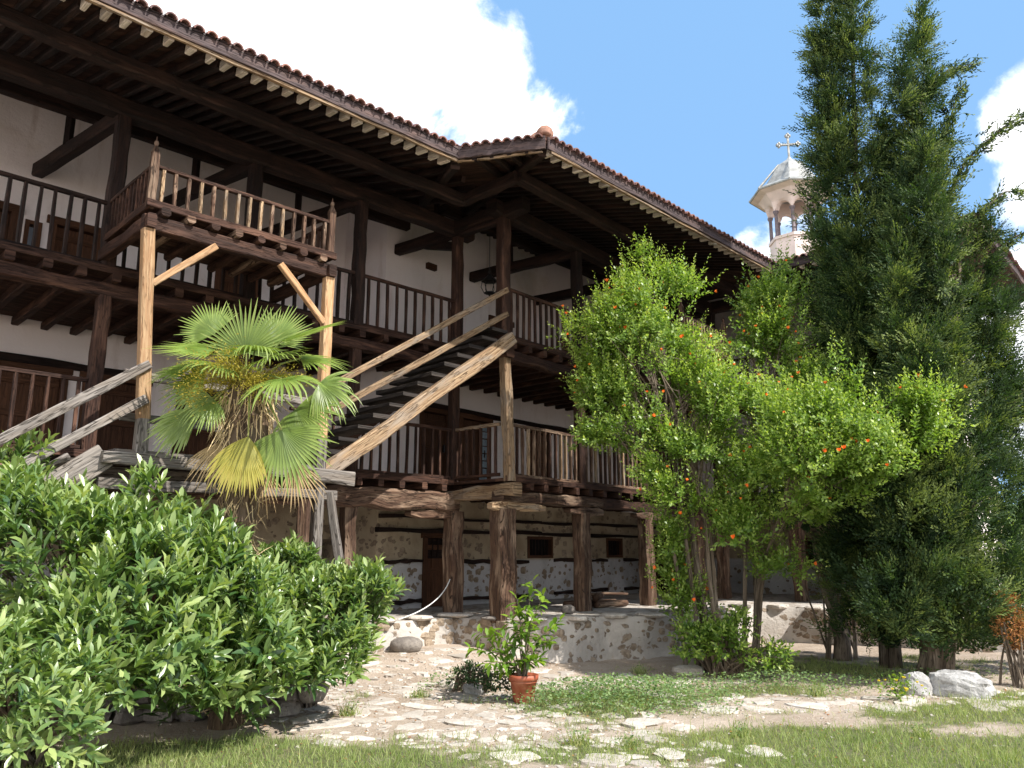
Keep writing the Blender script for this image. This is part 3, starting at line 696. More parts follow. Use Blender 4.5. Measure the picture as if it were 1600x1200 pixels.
railing(LW, left, [(8.4,0),(5.79,0)], Z1, .86, .165, 'gallery_timber'); railing(LW, left, [(1.95,0),(.09,0)], Z1, .86, .17, 'gallery_timber'); railing(LW, left, [(3.1,0),(2.13,0)], Z1, .86, .17, 'gallery_timber')
GB = ['golden_plank','hewn_timber','hewn_timber','gallery_timber']
railing(RW, right, [(0.02,-1.08),(0.0,-.09)], Z1, .86, .165, 'gallery_timber', tm='golden_plank')
railing(RW, right, [(.1,0),(1.97,0)], Z1, .86, .14, 'hewn_timber', bmats=GB); railing(RW, right, [(2.15,0),(4.07,0)], Z1, .86, .145, 'hewn_timber', bmats=GB)
railing(RW, right, [(4.25,0),(6.1,0)], Z1, .86, .155, 'gallery_timber')
railing(RW, right, [(.1,0),(1.97,0)], Z2, .86, .15, 'gallery_timber'); railing(RW, right, [(2.15,0),(4.07,0)], Z2, .86, .16, 'gallery_timber'); railing(RW, right, [(4.25,0),(6.1,0)], Z2, .86, .17, 'gallery_timber')

# ------------------------------------------------------------------ projecting balconies
def balcony(F, parent, a0, a1, W, zf, posts=True, seed=0):
    sg = 1 if a1 > a0 else -1
    mb = MB(); n = 7
    for k in range(n): mb.hexa(F, min(a0,a1)-.02, max(a0,a1)+.02, .05+(W-.02)*k/n, .05+(W-.02)*(k+1)/n-.004, zf-.05, zf)
    fl = mb.build('balcony', 'gallery_timber', parent)
    for k in range(8):
        a = a0+(a1-a0)*(k+.5)/8; mb = MB(); mb.bar(F(a,.1,zf-.105), F(a,W+.10,zf-.105), .10, .10, seg=3, jit=.012, ch=.25); o = mb.build('balcony_joist', 'hewn_timber' if k % 2 else 'gallery_timber', fl)
    mb = MB(); mb.bar(F(a0-sg*.06,W-.02,zf-.245), F(a1+sg*.06,W-.02,zf-.245), .12, .17, seg=6, jit=.015); mb.build('balcony_beam', 'gallery_timber', fl)
    mb = MB(); mb.bar(F(a0-sg*.06,W+.05,zf-.03), F(a1+sg*.06,W+.05,zf-.03), .04, .09, seg=6, jit=.008); mb.build('edge_board', 'gallery_timber', fl)
    for a in (a0, a1):
        mb = MB(); mb.bar(F(a,-.05,zf-.245), F(a,W+.10,zf-.245), .11, .15, seg=4, jit=.015); mb.bar(F(a-sg*.02 if a == a0 else a+sg*.02,0,zf-.03), F(a-sg*.02 if a == a0 else a+sg*.02,W+.03,zf-.03), .03, .09, seg=4, jit=.006); mb.build('balcony_beam', 'gallery_timber', fl)
    for a in (a0, a1):
        mb = MB(); p = F(a, W, 0)
        mb.bar((p.x,p.y,zf-.06), (p.x,p.y,zf+.60), .085, .085, seg=4, jit=.008, up=(D_.x,D_.y,0)); mb.bar((p.x,p.y,zf+.60), (p.x,p.y,zf+.68), .085, .085, w2=.03, h2=.03, up=(D_.x,D_.y,0))
        mb.rock((p.x,p.y,zf+.71), (.027,.027,.035), 2, 8, .02); mb.bar((p.x,p.y,zf+.73), (p.x,p.y,zf+.80), .02, .02, w2=.004, h2=.004)
        mb.build('finial_post', 'hewn_timber', fl)
    for pts, nn_, mm in (([(a0,W),(a1,W)], 15, ['hewn_timber','golden_plank','hewn_timber']), ([(a0,.1),(a0,W)], 11, ['gallery_timber']), ([(a1,.1),(a1,W)], 11, ['gallery_timber'])):
        mb = MB(); (p, q), (r, s_) = pts; mb.bar(F(p,q,zf+.44), F(r,s_,zf+.44), .06, .045, seg=4, jit=.006); rr = mb.build('balcony_rail', 'gallery_timber', parent)
        P, Q = F(p,q,0), F(r,s_,0); ang = math.atan2((Q-P).y, (Q-P).x)
        for k in range(nn_):
            x = P+(Q-P)*((k+.7)/(nn_+.4)); o = inst(BP[random.choice(mm)], rr, (x.x,x.y,zf+.01), rot=(0,random.uniform(-.02,.02),ang), scale=(1,.9,.42)); o.name = 'spindle'
    return fl
balcony(LW, left, 5.75, 3.44, 1.43, 5.45)
balcony(RW, right, 3.3, 5.0, 1.43, 5.45)
for s, lean in ((5.75, (-.14, 0)), (3.44, (-.0, 0))):
    mb = MB(); mb.bar(LW(s+lean[0],1.43,3.0), LW(s,1.43,5.12), .125, .125, seg=5, jit=.006, up=(D_.x,D_.y,0)); mb.build('support_post', 'fresh_pine', left)
    mb = MB(); mb.bar(LW(s+lean[0]*1.3,1.43,.1), LW(s+lean[0],1.43,3.0), .127, .127, seg=5, jit=.008, up=(D_.x,D_.y,0)); mb.build('support_post', 'weathered_plank', left)
for (s0, z0), (s1, z1) in (((5.66,4.50),(4.98,5.13)), ((3.5,4.5),(4.15,5.13))):
    mb = MB(); mb.bar(LW(s0,1.45,z0), LW(s1,1.45,z1), .07, .075, seg=3, jit=.005); mb.build('balcony_brace', 'fresh_pine', left)

# ------------------------------------------------------------------ timber staircases and landing
land = thing('stair_landing', LW(4.6,.7,2.6), 'weathered timber landing between the two staircases behind the palm', 'landing')
mb = MB()
for k in range(8): mb.hexa(LW, 3.36, 5.86, .1+k*.168, .1+k*.168+.16, 2.62, 2.665)
mb.build('decking', 'weathered_plank', land)
for w_, z, h in ((1.50,2.56,.13), (1.44,2.30,.12), (.1,2.5,.2)):
    mb = MB(); mb.bar(LW(6.0,w_,z), LW(3.2,w_,z), .09, h, seg=5, jit=.02); mb.build('bearer', 'weathered_plank', land)
for z in (3.48, 3.02):
    mb = MB(); mb.bar(LW(5.82,1.36,z), LW(3.5,1.36,z-.02), .05, .09, seg=4, jit=.008); mb.build('guard_rail', 'weathered_plank', land)
for s in (5.5, 3.5):
    mb = MB(); mb.bar(LW(s,1.3,2.3), LW(s-.05,.9,.3), .12, .12, seg=4, jit=.02); mb.build('prop', 'weathered_plank', land)
for s in (5.6, 3.6, 4.6):
    mb = MB(); mb.bar(LW(s,1.4,.2), LW(s,1.4,2.24), .15, .15, seg=5, jit=.02); mb.build('leg', 'hewn_timber', land)
mb = MB(); mb.bar(LW(3.3,1.47,2.34), LW(3.05,1.47,1.2), .10, .10, seg=3, jit=.01); mb.build('prop', 'weathered_plank', land)
mb = MB(); mb.bar(LW(3.0,1.5,2.52), LW(3.6,1.5,2.54), .14, .16, seg=2, jit=.02); mb.build('bearer', 'weathered_plank', land)

up = thing('timber_staircase', LW(3.3,.8,2.66), 'upper staircase with dark treads climbing from the landing to the corner post', 'staircase')
S0, S1, U0, U1 = 3.30, .10, 2.60, 4.99
for w_, m_, nm in ((1.34,'golden_plank','stringer'), (.38,'gallery_timber','stringer')):
    mb = MB(); mb.bar(LW(S0+.12,w_,U0-.09), LW(S1-.12,w_,U1-.0), .12, .20, seg=12, jit=.02); mb.build(nm, m_, up)
NT = 13
for k in range(NT):
    t = (k+.6)/NT; s = S0+(S1-S0)*t; z = U0+(U1-U0)*t+.165
    mb = MB(); mb.bar(LW(s,.28,z), LW(s+random.uniform(-.02,.02),1.30,z), .34, .055, seg=3, jit=.01); mb.build('tread', 'dark_stained_step', up)
for za, zb, m_ in ((3.66,5.83,'golden_plank'), (3.33,5.42,'golden_plank')):
    mb = MB(); mb.bar(LW(3.40,1.48,za), LW(-.02,1.22,zb), .055, .085, seg=6, jit=.006); mb.build('handrail', m_, up)

lo = thing('timber_staircase', LW(7,.8,1.5), 'lower staircase with grey weathered rails coming down behind the laurel bush', 'staircase')
for w_ in (1.40, .4):
    mb = MB(); mb.bar(LW(5.95,w_,2.58), LW(8.7,w_,.40), .12, .28, seg=10, jit=.015); mb.build('stringer', 'weathered_plank', lo)
for k in range(11):
    t = (k+.7)/11; mb = MB(); mb.bar(LW(5.95+2.75*t,.3,2.66-2.18*t), LW(5.95+2.75*t,1.34,2.66-2.18*t), .30, .05, seg=3, jit=.01); mb.build('tread', 'weathered_plank', lo)
for za, zb in ((3.53,1.33), (3.15,.98)):
    mb = MB(); mb.bar(LW(5.62,1.50,za+.06), LW(8.7,1.50,zb), .06, .10, seg=6, jit=.008); mb.build('handrail', 'weathered_plank', lo)
for w_ in (1.45,):
    mb = MB(); mb.bar(LW(8.6,w_,.1), LW(8.6,w_,1.45), .10, .10); mb.build('newel_post', 'weathered_plank', lo)

# ------------------------------------------------------------------ far wing
mb = wall(FW, -2.8, 4.9, -3.2, -2.8, 2.3, 8.55, [(1.0,1.9,Z1,4.3),(3.2,4.1,Z1,4.3)]); mb.build('wall', 'plaster', far)
wall(FW, -2.8, 4.92, -3.22, -2.78, -.1, 2.597, [(.8,1.6,1.3,1.95)]).build('stone_wall', 'rubble_wall', far)
for a0, a1 in ((1.0,1.9),(3.2,4.1)): door(FW, far, a0, a1, Z1, 4.3, -2.8)
window(FW, far, .8, 1.6, 1.3, 1.95, -2.78, 6)
mb = MB(); mb.hexa(FW, -2.8, 4.8, -3.8, -3.6, -.1, 7.9); mb.build('dark_backing', 'dark_room', far)
mb = MB(); mb.hexa(FW, 3.1, 4.9, -2.7, -.25, -.1, 2.3); mb.build('ground_room', 'plaster', far)
mb = MB(); mb.hexa(FW, 4.5, 4.9, -2.7, -.25, 2.3, 7.6); mb.build('end_wall', 'plaster', far)
floor(FW, far, -.0, 5.0, Z2, -2.8, .06, step=.5); floor(FW, far, -.0, 5.0, Z1, -2.8, .06, step=.5)
for z, h in ((4.77,.18), (2.46,.2)): beam(FW, far, 0, 5.0, -.02, z, .2, h, 'gallery_timber')
beam(FW, far, -1, 5.2, -.02, 7.23, .24, .26, 'dark_timber', 'wall_plate'); beam(FW, far, 2.2, 5.6, 1.2, 7.12, .17, .17, 'dark_timber', 'purlin')
for a in (0, 1.7, 3.3, 4.9):
    post(FW, far, a, -.02, Z2, ZP, .17, 'dark_timber'); post(FW, far, a, -.02, Z1, 4.69, .17, 'gallery_timber'); post(FW, far, a, -.02, .5, 2.3, .24, 'hewn_timber', jit=.03)
for a0, a1 in ((.1,1.6),(1.8,3.2),(3.4,4.8)):
    railing(FW, far, [(a0,0),(a1,0)], Z1, .86, .16, 'gallery_timber'); railing(FW, far, [(a0,0),(a1,0)], Z2, .86, .16, 'gallery_timber')
FR = MM; FI = E_; a0 = 2.35; a1 = 6.0
o = FW(a0, 2.1, 0); q = FW(a1, 2.1, 0); hipd = (FI-FR).normalized(); q2 = q+FI*6
vald = (FI+RN).normalized()
k6 = q+hipd*7; v6 = o+vald*8.0
fp = [up3(o,0), up3(q,0), up3(k6,(k6-q).dot(FI)), up3(v6,(v6-o).dot(FI))]
ep = [up3(q,0), up3(q2,0), up3(q2-FR*5,5), up3(k6,(k6-q).dot(-FR))]
sheet('eave_boarding', 'gallery_timber', far, [fp, ep], .02, .004); sheet('tile_bed', 'roof_tile', far, [fp, ep], .03, .06)
tiles('roof_tiles', far, o, FR, FI, a1-a0, [(q, Vector((-hipd.y,hipd.x,0)))], 4.0); tiles('roof_tiles', far, q, FI, -FR, 6, [(q, Vector((hipd.y,-hipd.x,0)))], 4.0)
fascia(far, o, q, FI); fascia(far, q, q2, -FR)
a = 2.5
while a < 5.9: rafter(FW(a, 2.1, 0), FI, 3.0 if a < 3 else (6.0-a)+.1, [], far, tail=.08); a += .25

# ------------------------------------------------------------------ belfry behind the wings
BX, BY = at(1245, 400, 31).x, 31.0
bell = thing('belfry', (BX, BY, 0), 'pale pink octagonal belfry with slender dark columns and a pointed metal roof', 'belfry')
o8 = math.pi/8
pz = lambda v: at(1245, v, BY).z
zp0, zp1 = pz(470), pz(376); zc1 = pz(336); zr = pz(308); za = pz(249)
mb = MB(); mb.lathe((BX,BY,0), [(0,0),(1.02,0),(1.02,zp1-.12),(1.07,zp1-.12),(1.07,zp1),(.80,zp1),(.80,zp1-.3),(0,zp1-.3)], 8, o8); mb.build('parapet', 'tower_render', bell)
for k in range(8):
    a = o8+k*math.pi/4; mb = MB(); cx, cy = BX+.93*math.cos(a), BY+.93*math.sin(a)
    mb.lathe((cx,cy,0), [(0,zp1-.02),(.10,zp1-.02),(.10,zp1+.05),(.078,zp1+.09),(.068,zc1-.14),(.09,zc1-.1),(.115,zc1-.05),(.115,zc1),(0,zc1)], 10); mb.build('column', 'tower_column', bell, True)
# arcade: eight arched panels flaring out to the eave
mb = MB(); R0 = .95; hs = zr-.0
for k in range(8):
    a0_, a1_ = o8+k*math.pi/4, o8+(k+1)*math.pi/4
    P = Vector((math.cos(a0_),math.sin(a0_),0)); Q = Vector((math.cos(a1_),math.sin(a1_),0)); n = 12; rows = []
    for i in range(n+1):
        t = i/n; d = P+(Q-P)*t; xx = abs(t-.5)*2; zb = zc1+.34*math.sqrt(max(0, 1-(xx/.86)**2)) if xx < .86 else zc1
        col = []
        for rr_, zz in ((R0-.16, zb), (R0+.06, zb), (R0+.16, zc1+.40), (R0+.42, zr-.08), (R0+.72, zr+.02), (R0-.16, zr+.02)):
            col.append(Vector((BX,BY,0))+d*rr_+Vector((0,0,max(zz, zb))))
        rows.append(mb._add(col))
    for i in range(n):
        for j in range(6):
            j2 = (j+1) % 6; mb.face((rows[i]+j, rows[i+1]+j, rows[i+1]+j2, rows[i]+j2), [(0,0)]*4)
mb.build('arcade', 'tower_render', bell)
mb = MB(); mb.lathe((BX,BY,0), [(0,zr+.02),(1.72,zr+.02),(1.74,zr+.07),(1.20,zr+.40),(.62,za-.38),(.12,za-.02),(.07,za+.08),(0,za+.08)], 8, o8); 
for k in range(8):
    a = o8+k*math.pi/4; mb.bar((BX+1.74*math.cos(a),BY+1.74*math.sin(a),zr+.08), (BX+.62*math.cos(a),BY+.62*math.sin(a),za-.37), .05, .04)
mb.build('roof', 'tower_metal', bell)
zx = pz(212); mb = MB(); cz = (za+zx)/2+.05; h = (zx-za)
mb.bar((BX,BY,za), (BX,BY,zx-.05), .08, .08); cr = za+h*.62
mb.bar((BX-.36,BY+.05,cr), (BX+.36,BY-.05,cr), .08, .08)
for c in ((BX-.38,BY+.05,cr),(BX+.38,BY-.05,cr),(BX,BY,zx-.02)):
    for dx, dz in ((.07,0),(-.07,0),(0,.07),(0,-.07)): mb.rock((c[0]+dx,c[1],c[2]+dz), (.07,.05,.07), 1, 8, .03)
mb.build('cross', 'tower_metal', bell)
ch = thing('church', (BX+1, BY+4, 0), 'church body under the pink belfry, almost wholly hidden behind the gallery roofs', 'church')
mb = MB(); CH = lambda a, w_, z: Vector((BX-3+a, BY+1.2+w_, z)); mb.hexa(CH, 0, 8, 0, 9, 0, 8.2); mb.build('wall', 'tower_render', ch)
mb = MB(); mb.lathe((BX+1,BY+5.7,8.2), [(6.3,-.05),(6.3,.05),(0,1.5)], 4, math.pi/4); mb.build('roof', 'roof_tile', ch)

# ------------------------------------------------------------------ terrace with retaining wall
front = [LW(9.3,.45,0), LW(5.5,.45,0), LW(3.3,.40,0), LW(1.5,.30,0), LW(.2,.28,0), Vector((-.50,12.85,0)), Vector((-.05,12.28,0)), Vector((.5,12.30,0)), Vector((1.0,12.62,0)), Vector((1.5,12.98,0)), Vector((2.05,13.05,0)), Vector((2.5,13.3,0)),
         Vector((3.0,14.0,0)), Vector((3.7,14.9,0)), Vector((4.5,15.35,0)), Vector((5.2,15.2,0)), Vector((6.0,14.55,0)), Vector((7.0,13.8,0)), Vector((8.1,13.2,0))]
def dense(pl, step=.12):
    out = []
    for p, q in zip(pl, pl[1:]):
        n = max(1, int((q-p).length/step)); out += [p+(q-p)*(i/n) for i in range(n)]
    return out+[pl[-1]]
df = dense(front); nf = len(df)
ter = thing('terrace', (1, 13, 0), 'whitewashed rubble terrace wall with stone paving that the ground floor posts stand on', 'terrace')
mb = MB(); NR = 8; base = []
for i, p in enumerate(df):
    t = (df[min(i+1,nf-1)]-df[max(i-1,0)]).normalized(); nr = Vector((t.y, -t.x, 0)); col = []
    zt = TZ+.05*(vn(i*.13, 2.2)-.5); zb = float(gz(p.x, p.y))-.12
    for j in range(NR):
        f = j/(NR-1); z = zb+(zt-zb)*f; b_ = (1-f)*.07+.05*(fbm(i*.12+7, z*3)-.5)+.04*(vn(i*.45, z*7)-.5)-(.035 if j == NR-1 else 0)
        q = p+nr*b_; col.append((q.x, q.y, z))
    base.append(mb._add(col))
for i in range(nf-1):
    for j in range(NR-1): mb.face((base[i]+j, base[i+1]+j, base[i+1]+j+1, base[i]+j+1), [(0,0)]*4)
n0 = len(mb.f); rr = random.Random(8)
clus = [(rr.uniform(30, nf-8), rr.uniform(.1,.6)) for _ in range(26)]
for _ in range(330):
    ci, cz = rr.choice(clus); i = int(min(max(ci+rr.gauss(0, 2.6), 4), nf-4)); z = min(max(cz+rr.gauss(0,.13), float(gz(df[i].x, df[i].y))+.03), TZ-.07); p = df[i]; t = (df[i+2]-df[i-2]).normalized(); nr = Vector((t.y,-t.x,0))
    f = (z+.1)/.7; b_ = (1-f)*.07+.05*(fbm(i*.12+7, z*3)-.5)+.04*(vn(i*.45, z*7)-.5); q = p+nr*b_+t*rr.uniform(-.05,.05); r = rr.choice((.03,.045,.06,.075,.09))
    st = len(mb.v); mb.rock((q.x,q.y,z), (r, r*.9, r*.72), rr.randint(0,999), 8, .22)
    for k in range(st, len(mb.v)):
        v_ = Vector(mb.v[k]); kk = (v_-Vector((q.x,q.y,z))).dot(nr); mb.v[k] = tuple(v_-nr*(kk*.55))
rw_ = mb.build('retaining_wall', 'terrace_rubble', ter, False); rw_.data.materials.append(MATS['field_stone'])
for i in range(n0, len(mb.f)): rw_.data.polygons[i].material_index = 1
for i in range(n0): rw_.data.polygons[i].use_smooth = True
mb = MB(); tops = [Vector(mb_v) for mb_v in (mb.v or [])]
src = [Vector(ter.children[0].data.vertices[b+NR-1].co)+Vector(ROOT[ter.name]) for b in base]
back = [LW(9.3,-3.0,0), LW(-.3,-3.0,0), RW(10.2,-3.0,0), RW(10.2,6,0)]
idx = mb._add([(p.x,p.y,p.z) for p in src]+[(p.x,p.y,TZ) for p in reversed(back)])
mb.face(tuple(range(idx, idx+len(src)+len(back))), [(v[0],v[1]) for v in mb.v]); mb.build('paving', 'terrace_rubble', ter)
# flat capstones along the edge
k = 0; i = 26
while i < nf-4:
    p = df[i]; t = (df[i+2]-df[i-2]).normalized(); nr = Vector((t.y,-t.x,0)); q = p-nr*.12
    mb = MB(); L = random.uniform(.20,.34); mb.rock((q.x,q.y,TZ+.015), (L,.20,.045), i, 12, .12, .7); o = mb.build('capstone', 'grey_stone' if random.random() < .5 else 'pale_stone', ter); i += random.randint(4, 6); k += 1

# ------------------------------------------------------------------ ground
def axis(lo, hi, c0, c1, step):
    a = list(np.arange(c0, c1+1e-6, step)); s = step
    b_ = a[-1]
    while b_ < hi: s *= 1.35; b_ += s; a.append(min(b_, hi))
    s = step; b_ = a[0]; pre = []
    while b_ > lo: s *= 1.35; b_ -= s; pre.append(max(b_, lo))
    return np.array(pre[::-1]+a)
def gauss(x, y, cx, cy, rx, ry, a): return a*np.exp(-(((x-cx)/rx)**2+((y-cy)/ry)**2))
PG = [atz(930,1100), atz(1330,1185), atz(400,1185), atz(1300,1045), atz(1560,1120), atz(760,1078), atz(560,1090), atz(760,1190)]
def grassy(x, y):
    g = (gauss(x,y,PG[0].x+.15,PG[0].y-.05,1.15,.75,1.1)+gauss(x,y,2.6,7.6,1.5,.5,.5)+gauss(x,y,4.6,8.6,1.6,.5,.55)+gauss(x,y,2.2,10.0,1.6,.5,.5)+gauss(x,y,PG[1].x+.7,PG[1].y+.0,2.6,.85,1.25)+gauss(x,y,PG[2].x-.2,PG[2].y-.05,2.0,.85,1.1)
        +gauss(x,y,PG[3].x,PG[3].y+.3,2.2,1.3,.75)+gauss(x,y,PG[4].x+1,PG[4].y+.6,2.0,1.0,.8)+gauss(x,y,PG[5].x-.3,PG[5].y+.1,.5,.25,.6)+gauss(x,y,PG[6].x,PG[6].y,.4,.5,.6))
    g = g+.9*sst(y, 5.9, 4.8)*0+0
    g = g+1.0*(fbm(x*1.3+3, y*1.7)-.52)+.6*(fbm(x*6, y*6)-.45)
    far_ = sst(np.hypot(x, y-8), 9, 14); near_ = sst(y, 5.6, 4.4); g = g*(1-near_)+.1*near_; return np.clip(g*(1-far_)+np.where(y > 14, .7, .12)*far_, 0, 1)  # unseen ground near and behind the viewer kept bare to bounce light up
gx = axis(-500, 500, -6, 9, .085); gy = axis(-60, 900, 4.5, 15, .085)
XX, YY = np.meshgrid(gx, gy); ZZ = gz(XX, YY)+.035*(fbm(XX*3.1, YY*3.1)-.5)
V = np.stack([XX, YY, ZZ], -1).reshape(-1, 3); nx, ny = len(gx), len(gy)
I = (np.arange(ny-1)[:, None]*nx+np.arange(nx-1)[None]).reshape(-1); F = np.stack([I, I+1, I+nx+1, I+nx], -1)
g = fastmesh('ground', V, F, 'ground_earth', None, grassy(XX, YY).ravel(), attr='grassy', smooth=True); tag(g, kind='structure')
def gh(x, y): return float(gz(x, y)+.035*(fbm(x*3.1, y*3.1)-.5))

# distant green hills beyond
mb = MB(); pts = []
n = 60; V = []; 
for i in range(n+1):
    a = math.radians(20+140*i/n); r = 420; h = 12+22*float(vn(i*.35, 5))+9*float(vn(i*1.3, 2)); V += [(r*math.cos(a), r*math.sin(a), -2), ((r+30)*math.cos(a), (r+30)*math.sin(a), h), ((r+110)*math.cos(a), (r+110)*math.sin(a), -2)]
F = [(3*i+j, 3*i+3+j, 3*i+4+j, 3*i+1+j) for i in range(n) for j in (0, 1)]
tag(fastmesh('hills', V, F, 'hill_green', smooth=True), kind='structure')

# paving stones bedded in the earth: flat pale stones, nobody could count them
def stony(x, y):
    s = gauss(x,y,-.9,10.6,1.7,1.5,1.2)+gauss(x,y,-.3,8.0,1.6,1.3,1.1)+gauss(x,y,3.2,9.2,2.9,.55,1.1)+gauss(x,y,1.0,6.9,1.3,.6,.75)+gauss(x,y,-1.5,9.2,.9,1.0,.8)+gauss(x,y,1.6,10.6,1.6,.6,.7)+gauss(x,y,6.2,9.4,1.8,.7,.7)+gauss(x,y,2.6,7.2,2.5,.6,.38)
    return s-.45*grassy(x, y)
mb = MB(); placed = []; tints = []
rs = random.Random(11); tries = 0
while tries < 12000 and len(placed) < 560:
    tries += 1; x = rs.uniform(-3.6, 8); y = rs.uniform(6.0, 12.4); 
    if float(stony(x, y)) < rs.uniform(.25, .9): continue
    r = rs.choice((.05,.07,.10,.13,.16,.20,.23)) if y < 11 else rs.choice((.07,.11,.15,.19))
    if any((x-a)**2+(y-b_)**2 < (r+c)**2*.80 for a, b_, c in placed): continue
    if y > 12.0 and x > -.4: continue
    placed.append((x, y, r)); n0 = len(mb.v); z = gh(x, y)
    mb.rock((x, y, z-.022), (r*rs.uniform(.85,1.35), r*rs.uniform(.6,.95), .034+r*.12), rs.randint(0,9999), 12, .34, .66)
    tints += [rs.random()]*(len(mb.v)-n0)
o = mb.build('paving_stones', 'pale_stone'); at_ = o.data.attributes.new('tint', 'FLOAT', 'POINT'); at_.data.foreach_set('value', np.array(tints, dtype=np.float32)); tag(o, 'flat pale field stones bedded in the earth of the path', 'stones', kind='stuff')

# pebbles / litter
n = 2600; x = rng.uniform(-3.6, 8, n); y = rng.uniform(6, 12.2, n); k = rng.random(n) < np.clip(stony(x, y)+.3, .08, .8); x, y = x[k], y[k]; mb = None
T = np.array([(1,0,0),(0,1,0),(-1,0,0),(0,-1,0),(0,0,1),(0,0,-1)]); FT = np.array([(0,1,4),(1,2,4),(2,3,4),(3,0,4),(1,0,5),(2,1,5),(3,2,5),(0,3,5)])
S = rng.uniform(.008, .026, (len(x),1,1))*np.array([1.2,.9,.6]); P = np.stack([x, y, gz(x,y)+.035*(fbm(x*3.1,y*3.1)-.5)+.002], -1)
an = rng.uniform(0, 6.28, len(x)); Rm = np.stack([np.cos(an), -np.sin(an), 0*an, np.sin(an), np.cos(an), 0*an, 0*an, 0*an, 1+0*an], -1).reshape(-1,3,3)
V = (np.einsum('nij,nkj->nki', Rm, T[None]*S*rng.uniform(.7,1.3,(len(x),6,1))))+P[:, None]
o = fastmesh('pebbles', V.reshape(-1,3), (FT[None]+(np.arange(len(x))*6)[:,None,None]).reshape(-1,3), 'pale_stone', None, np.repeat(rng.random(len(x)), 6)); tag(o, 'small loose pebbles scattered over the path', 'pebbles', kind='stuff')

# grass
def grass(name, n, box, dens, Lr, Wd, mat, label, cat, up=.75, tint=None, tpl=T_BLADE):
    x = rng.uniform(box[0], box[1], n); y = box[2]+(box[3]-box[2])*rng.random(n)**1.25
    k = rng.random(n) < dens(x, y); x, y = x[k], y[k]; m_ = len(x)
    P = np.stack([x, y, gz(x,y)+.035*(fbm(x*3.1,y*3.1)-.5)-.004], -1)
    a = rng.normal(size=(m_,3))*.42; a[:,2] = up+abs(a[:,2]); L = rng.uniform(*Lr, m_)*(.6+.8*fbm(x*2.2, y*2.2))
    t = np.clip(rng.random(m_)*.6+.6*(fbm(x*1.3+9, y*1.3)-.3), 0, 1) if tint is None else tint
    o = leaves(name, P, a, rdir(m_)*np.array([1,1,.2]), L, Wd*rng.uniform(.7,1.4,m_), tpl, mat, None, t); return tag(o, label, cat, kind='stuff')
free = lambda x, y: (gauss(x,y,-.9,10.6,1.3,1.2,1) < .35)
grass('grass', 190000, (-4.2, 9.5, 5.6, 13.6), lambda x, y: np.clip((grassy(x,y)-.30)*1.9, 0, 1)*np.where((y > 12.1) & (x < 2.8), 0, 1), (.035,.095), .0050, 'grass_blade', 'short patchy grass growing across the yard', 'grass')
grass('tall_grass', 2600, (-4.0, 8.5, 6.0, 11.8), lambda x, y: np.clip((grassy(x,y)-.4)*1.2, 0, 1)*(fbm(x*2+20,y*2) > .52), (.12,.26), .005, 'grass_blade', 'taller loose grass stalks standing in the yard', 'grass', up=1.3)
def clover(x, y): return np.clip(gauss(x,y,PG[0].x+.2,PG[0].y,1.0,.62,1.5)+gauss(x,y,PG[5].x-.35,PG[5].y+.15,.5,.22,.9)+gauss(x,y,3.0,10.2,1.6,.6,.75)+gauss(x,y,6,10.8,1.5,.5,.4)+.7*(fbm(x*3+4,y*3)-.5)-.18, 0, 1)*np.where((y > 12.1) & (x < 2.8), 0, 1)
n = 90000; x = rng.uniform(-1.5, 8, n); y = rng.uniform(7.8, 12.2, n); k = rng.random(n) < clover(x, y); x, y = x[k], y[k]; m_ = len(x)
P = np.stack([x, y, gz(x,y)+rng.random(m_)**.8*.20*(.35+clover(x,y))], -1); a = rng.normal(size=(m_,3)); a[:,2] = abs(a[:,2])*.4; nn = rng.normal(size=(m_,3))*.4; nn[:,2] = 1
o = leaves('clover', P, a, nn, rng.uniform(.024,.048,m_), rng.uniform(.018,.034,m_), T_DIA, 'weed_leaf', None); tag(o, 'low leafy clover and weeds spreading beside the terracotta pot', 'ground cover', kind='stuff')
# fallen leaves
n = 1500; x = rng.uniform(-3.5, 7, n); y = rng.uniform(6.3, 12.1, n); P = np.stack([x, y, gz(x,y)+.035*(fbm(x*3.1,y*3.1)-.5)+.012], -1); a = rng.normal(size=(n,3)); a[:,2] *= .15; nn = rng.normal(size=(n,3))*.25; nn[:,2] = 1
tag(leaves('leaf_litter', P, a, nn, rng.uniform(.02,.05,n), rng.uniform(.01,.022,n), T_DIA, 'dry_shrub', None), 'dry fallen leaves lying on the path', 'leaf litter', kind='stuff')

# ------------------------------------------------------------------ plants
def shoots(cent, axes, n, rad, bias_up=.35):
    """points on the shell of ellipsoids + outward directions"""
    P, Dn = [], []
    vol = [ (a[0]*a[1]*a[2])**(2/3) for a in axes]; tot = sum(vol)
    for c, a, v in zip(cent, axes, vol):
        m_ = int(n*v/tot); d = rdir(m_); d[:,2] = np.where(d[:,2] < -.5, -d[:,2], d[:,2]); r = 1-rng.random(m_)**1.7*rad
        p = np.array(c)+d*np.array(a)*r[:,None]; P.append(p); Dn.append(nrm(d/np.array(a)))
    P = np.concatenate(P); Dn = np.concatenate(Dn)
    keep = np.ones(len(P), bool)
    for c, a in zip(cent, axes): keep &= (np.sum(((P-np.array(c))/(np.array(a)*(1-rad*.9)))**2, 1) > 1)|(rng.random(len(P)) < .15)
    P, Dn = P[keep], Dn[keep]; Dn = nrm(Dn*.8+np.array([0,0,bias_up])+rng.normal(size=P.shape)*.25); return P, Dn
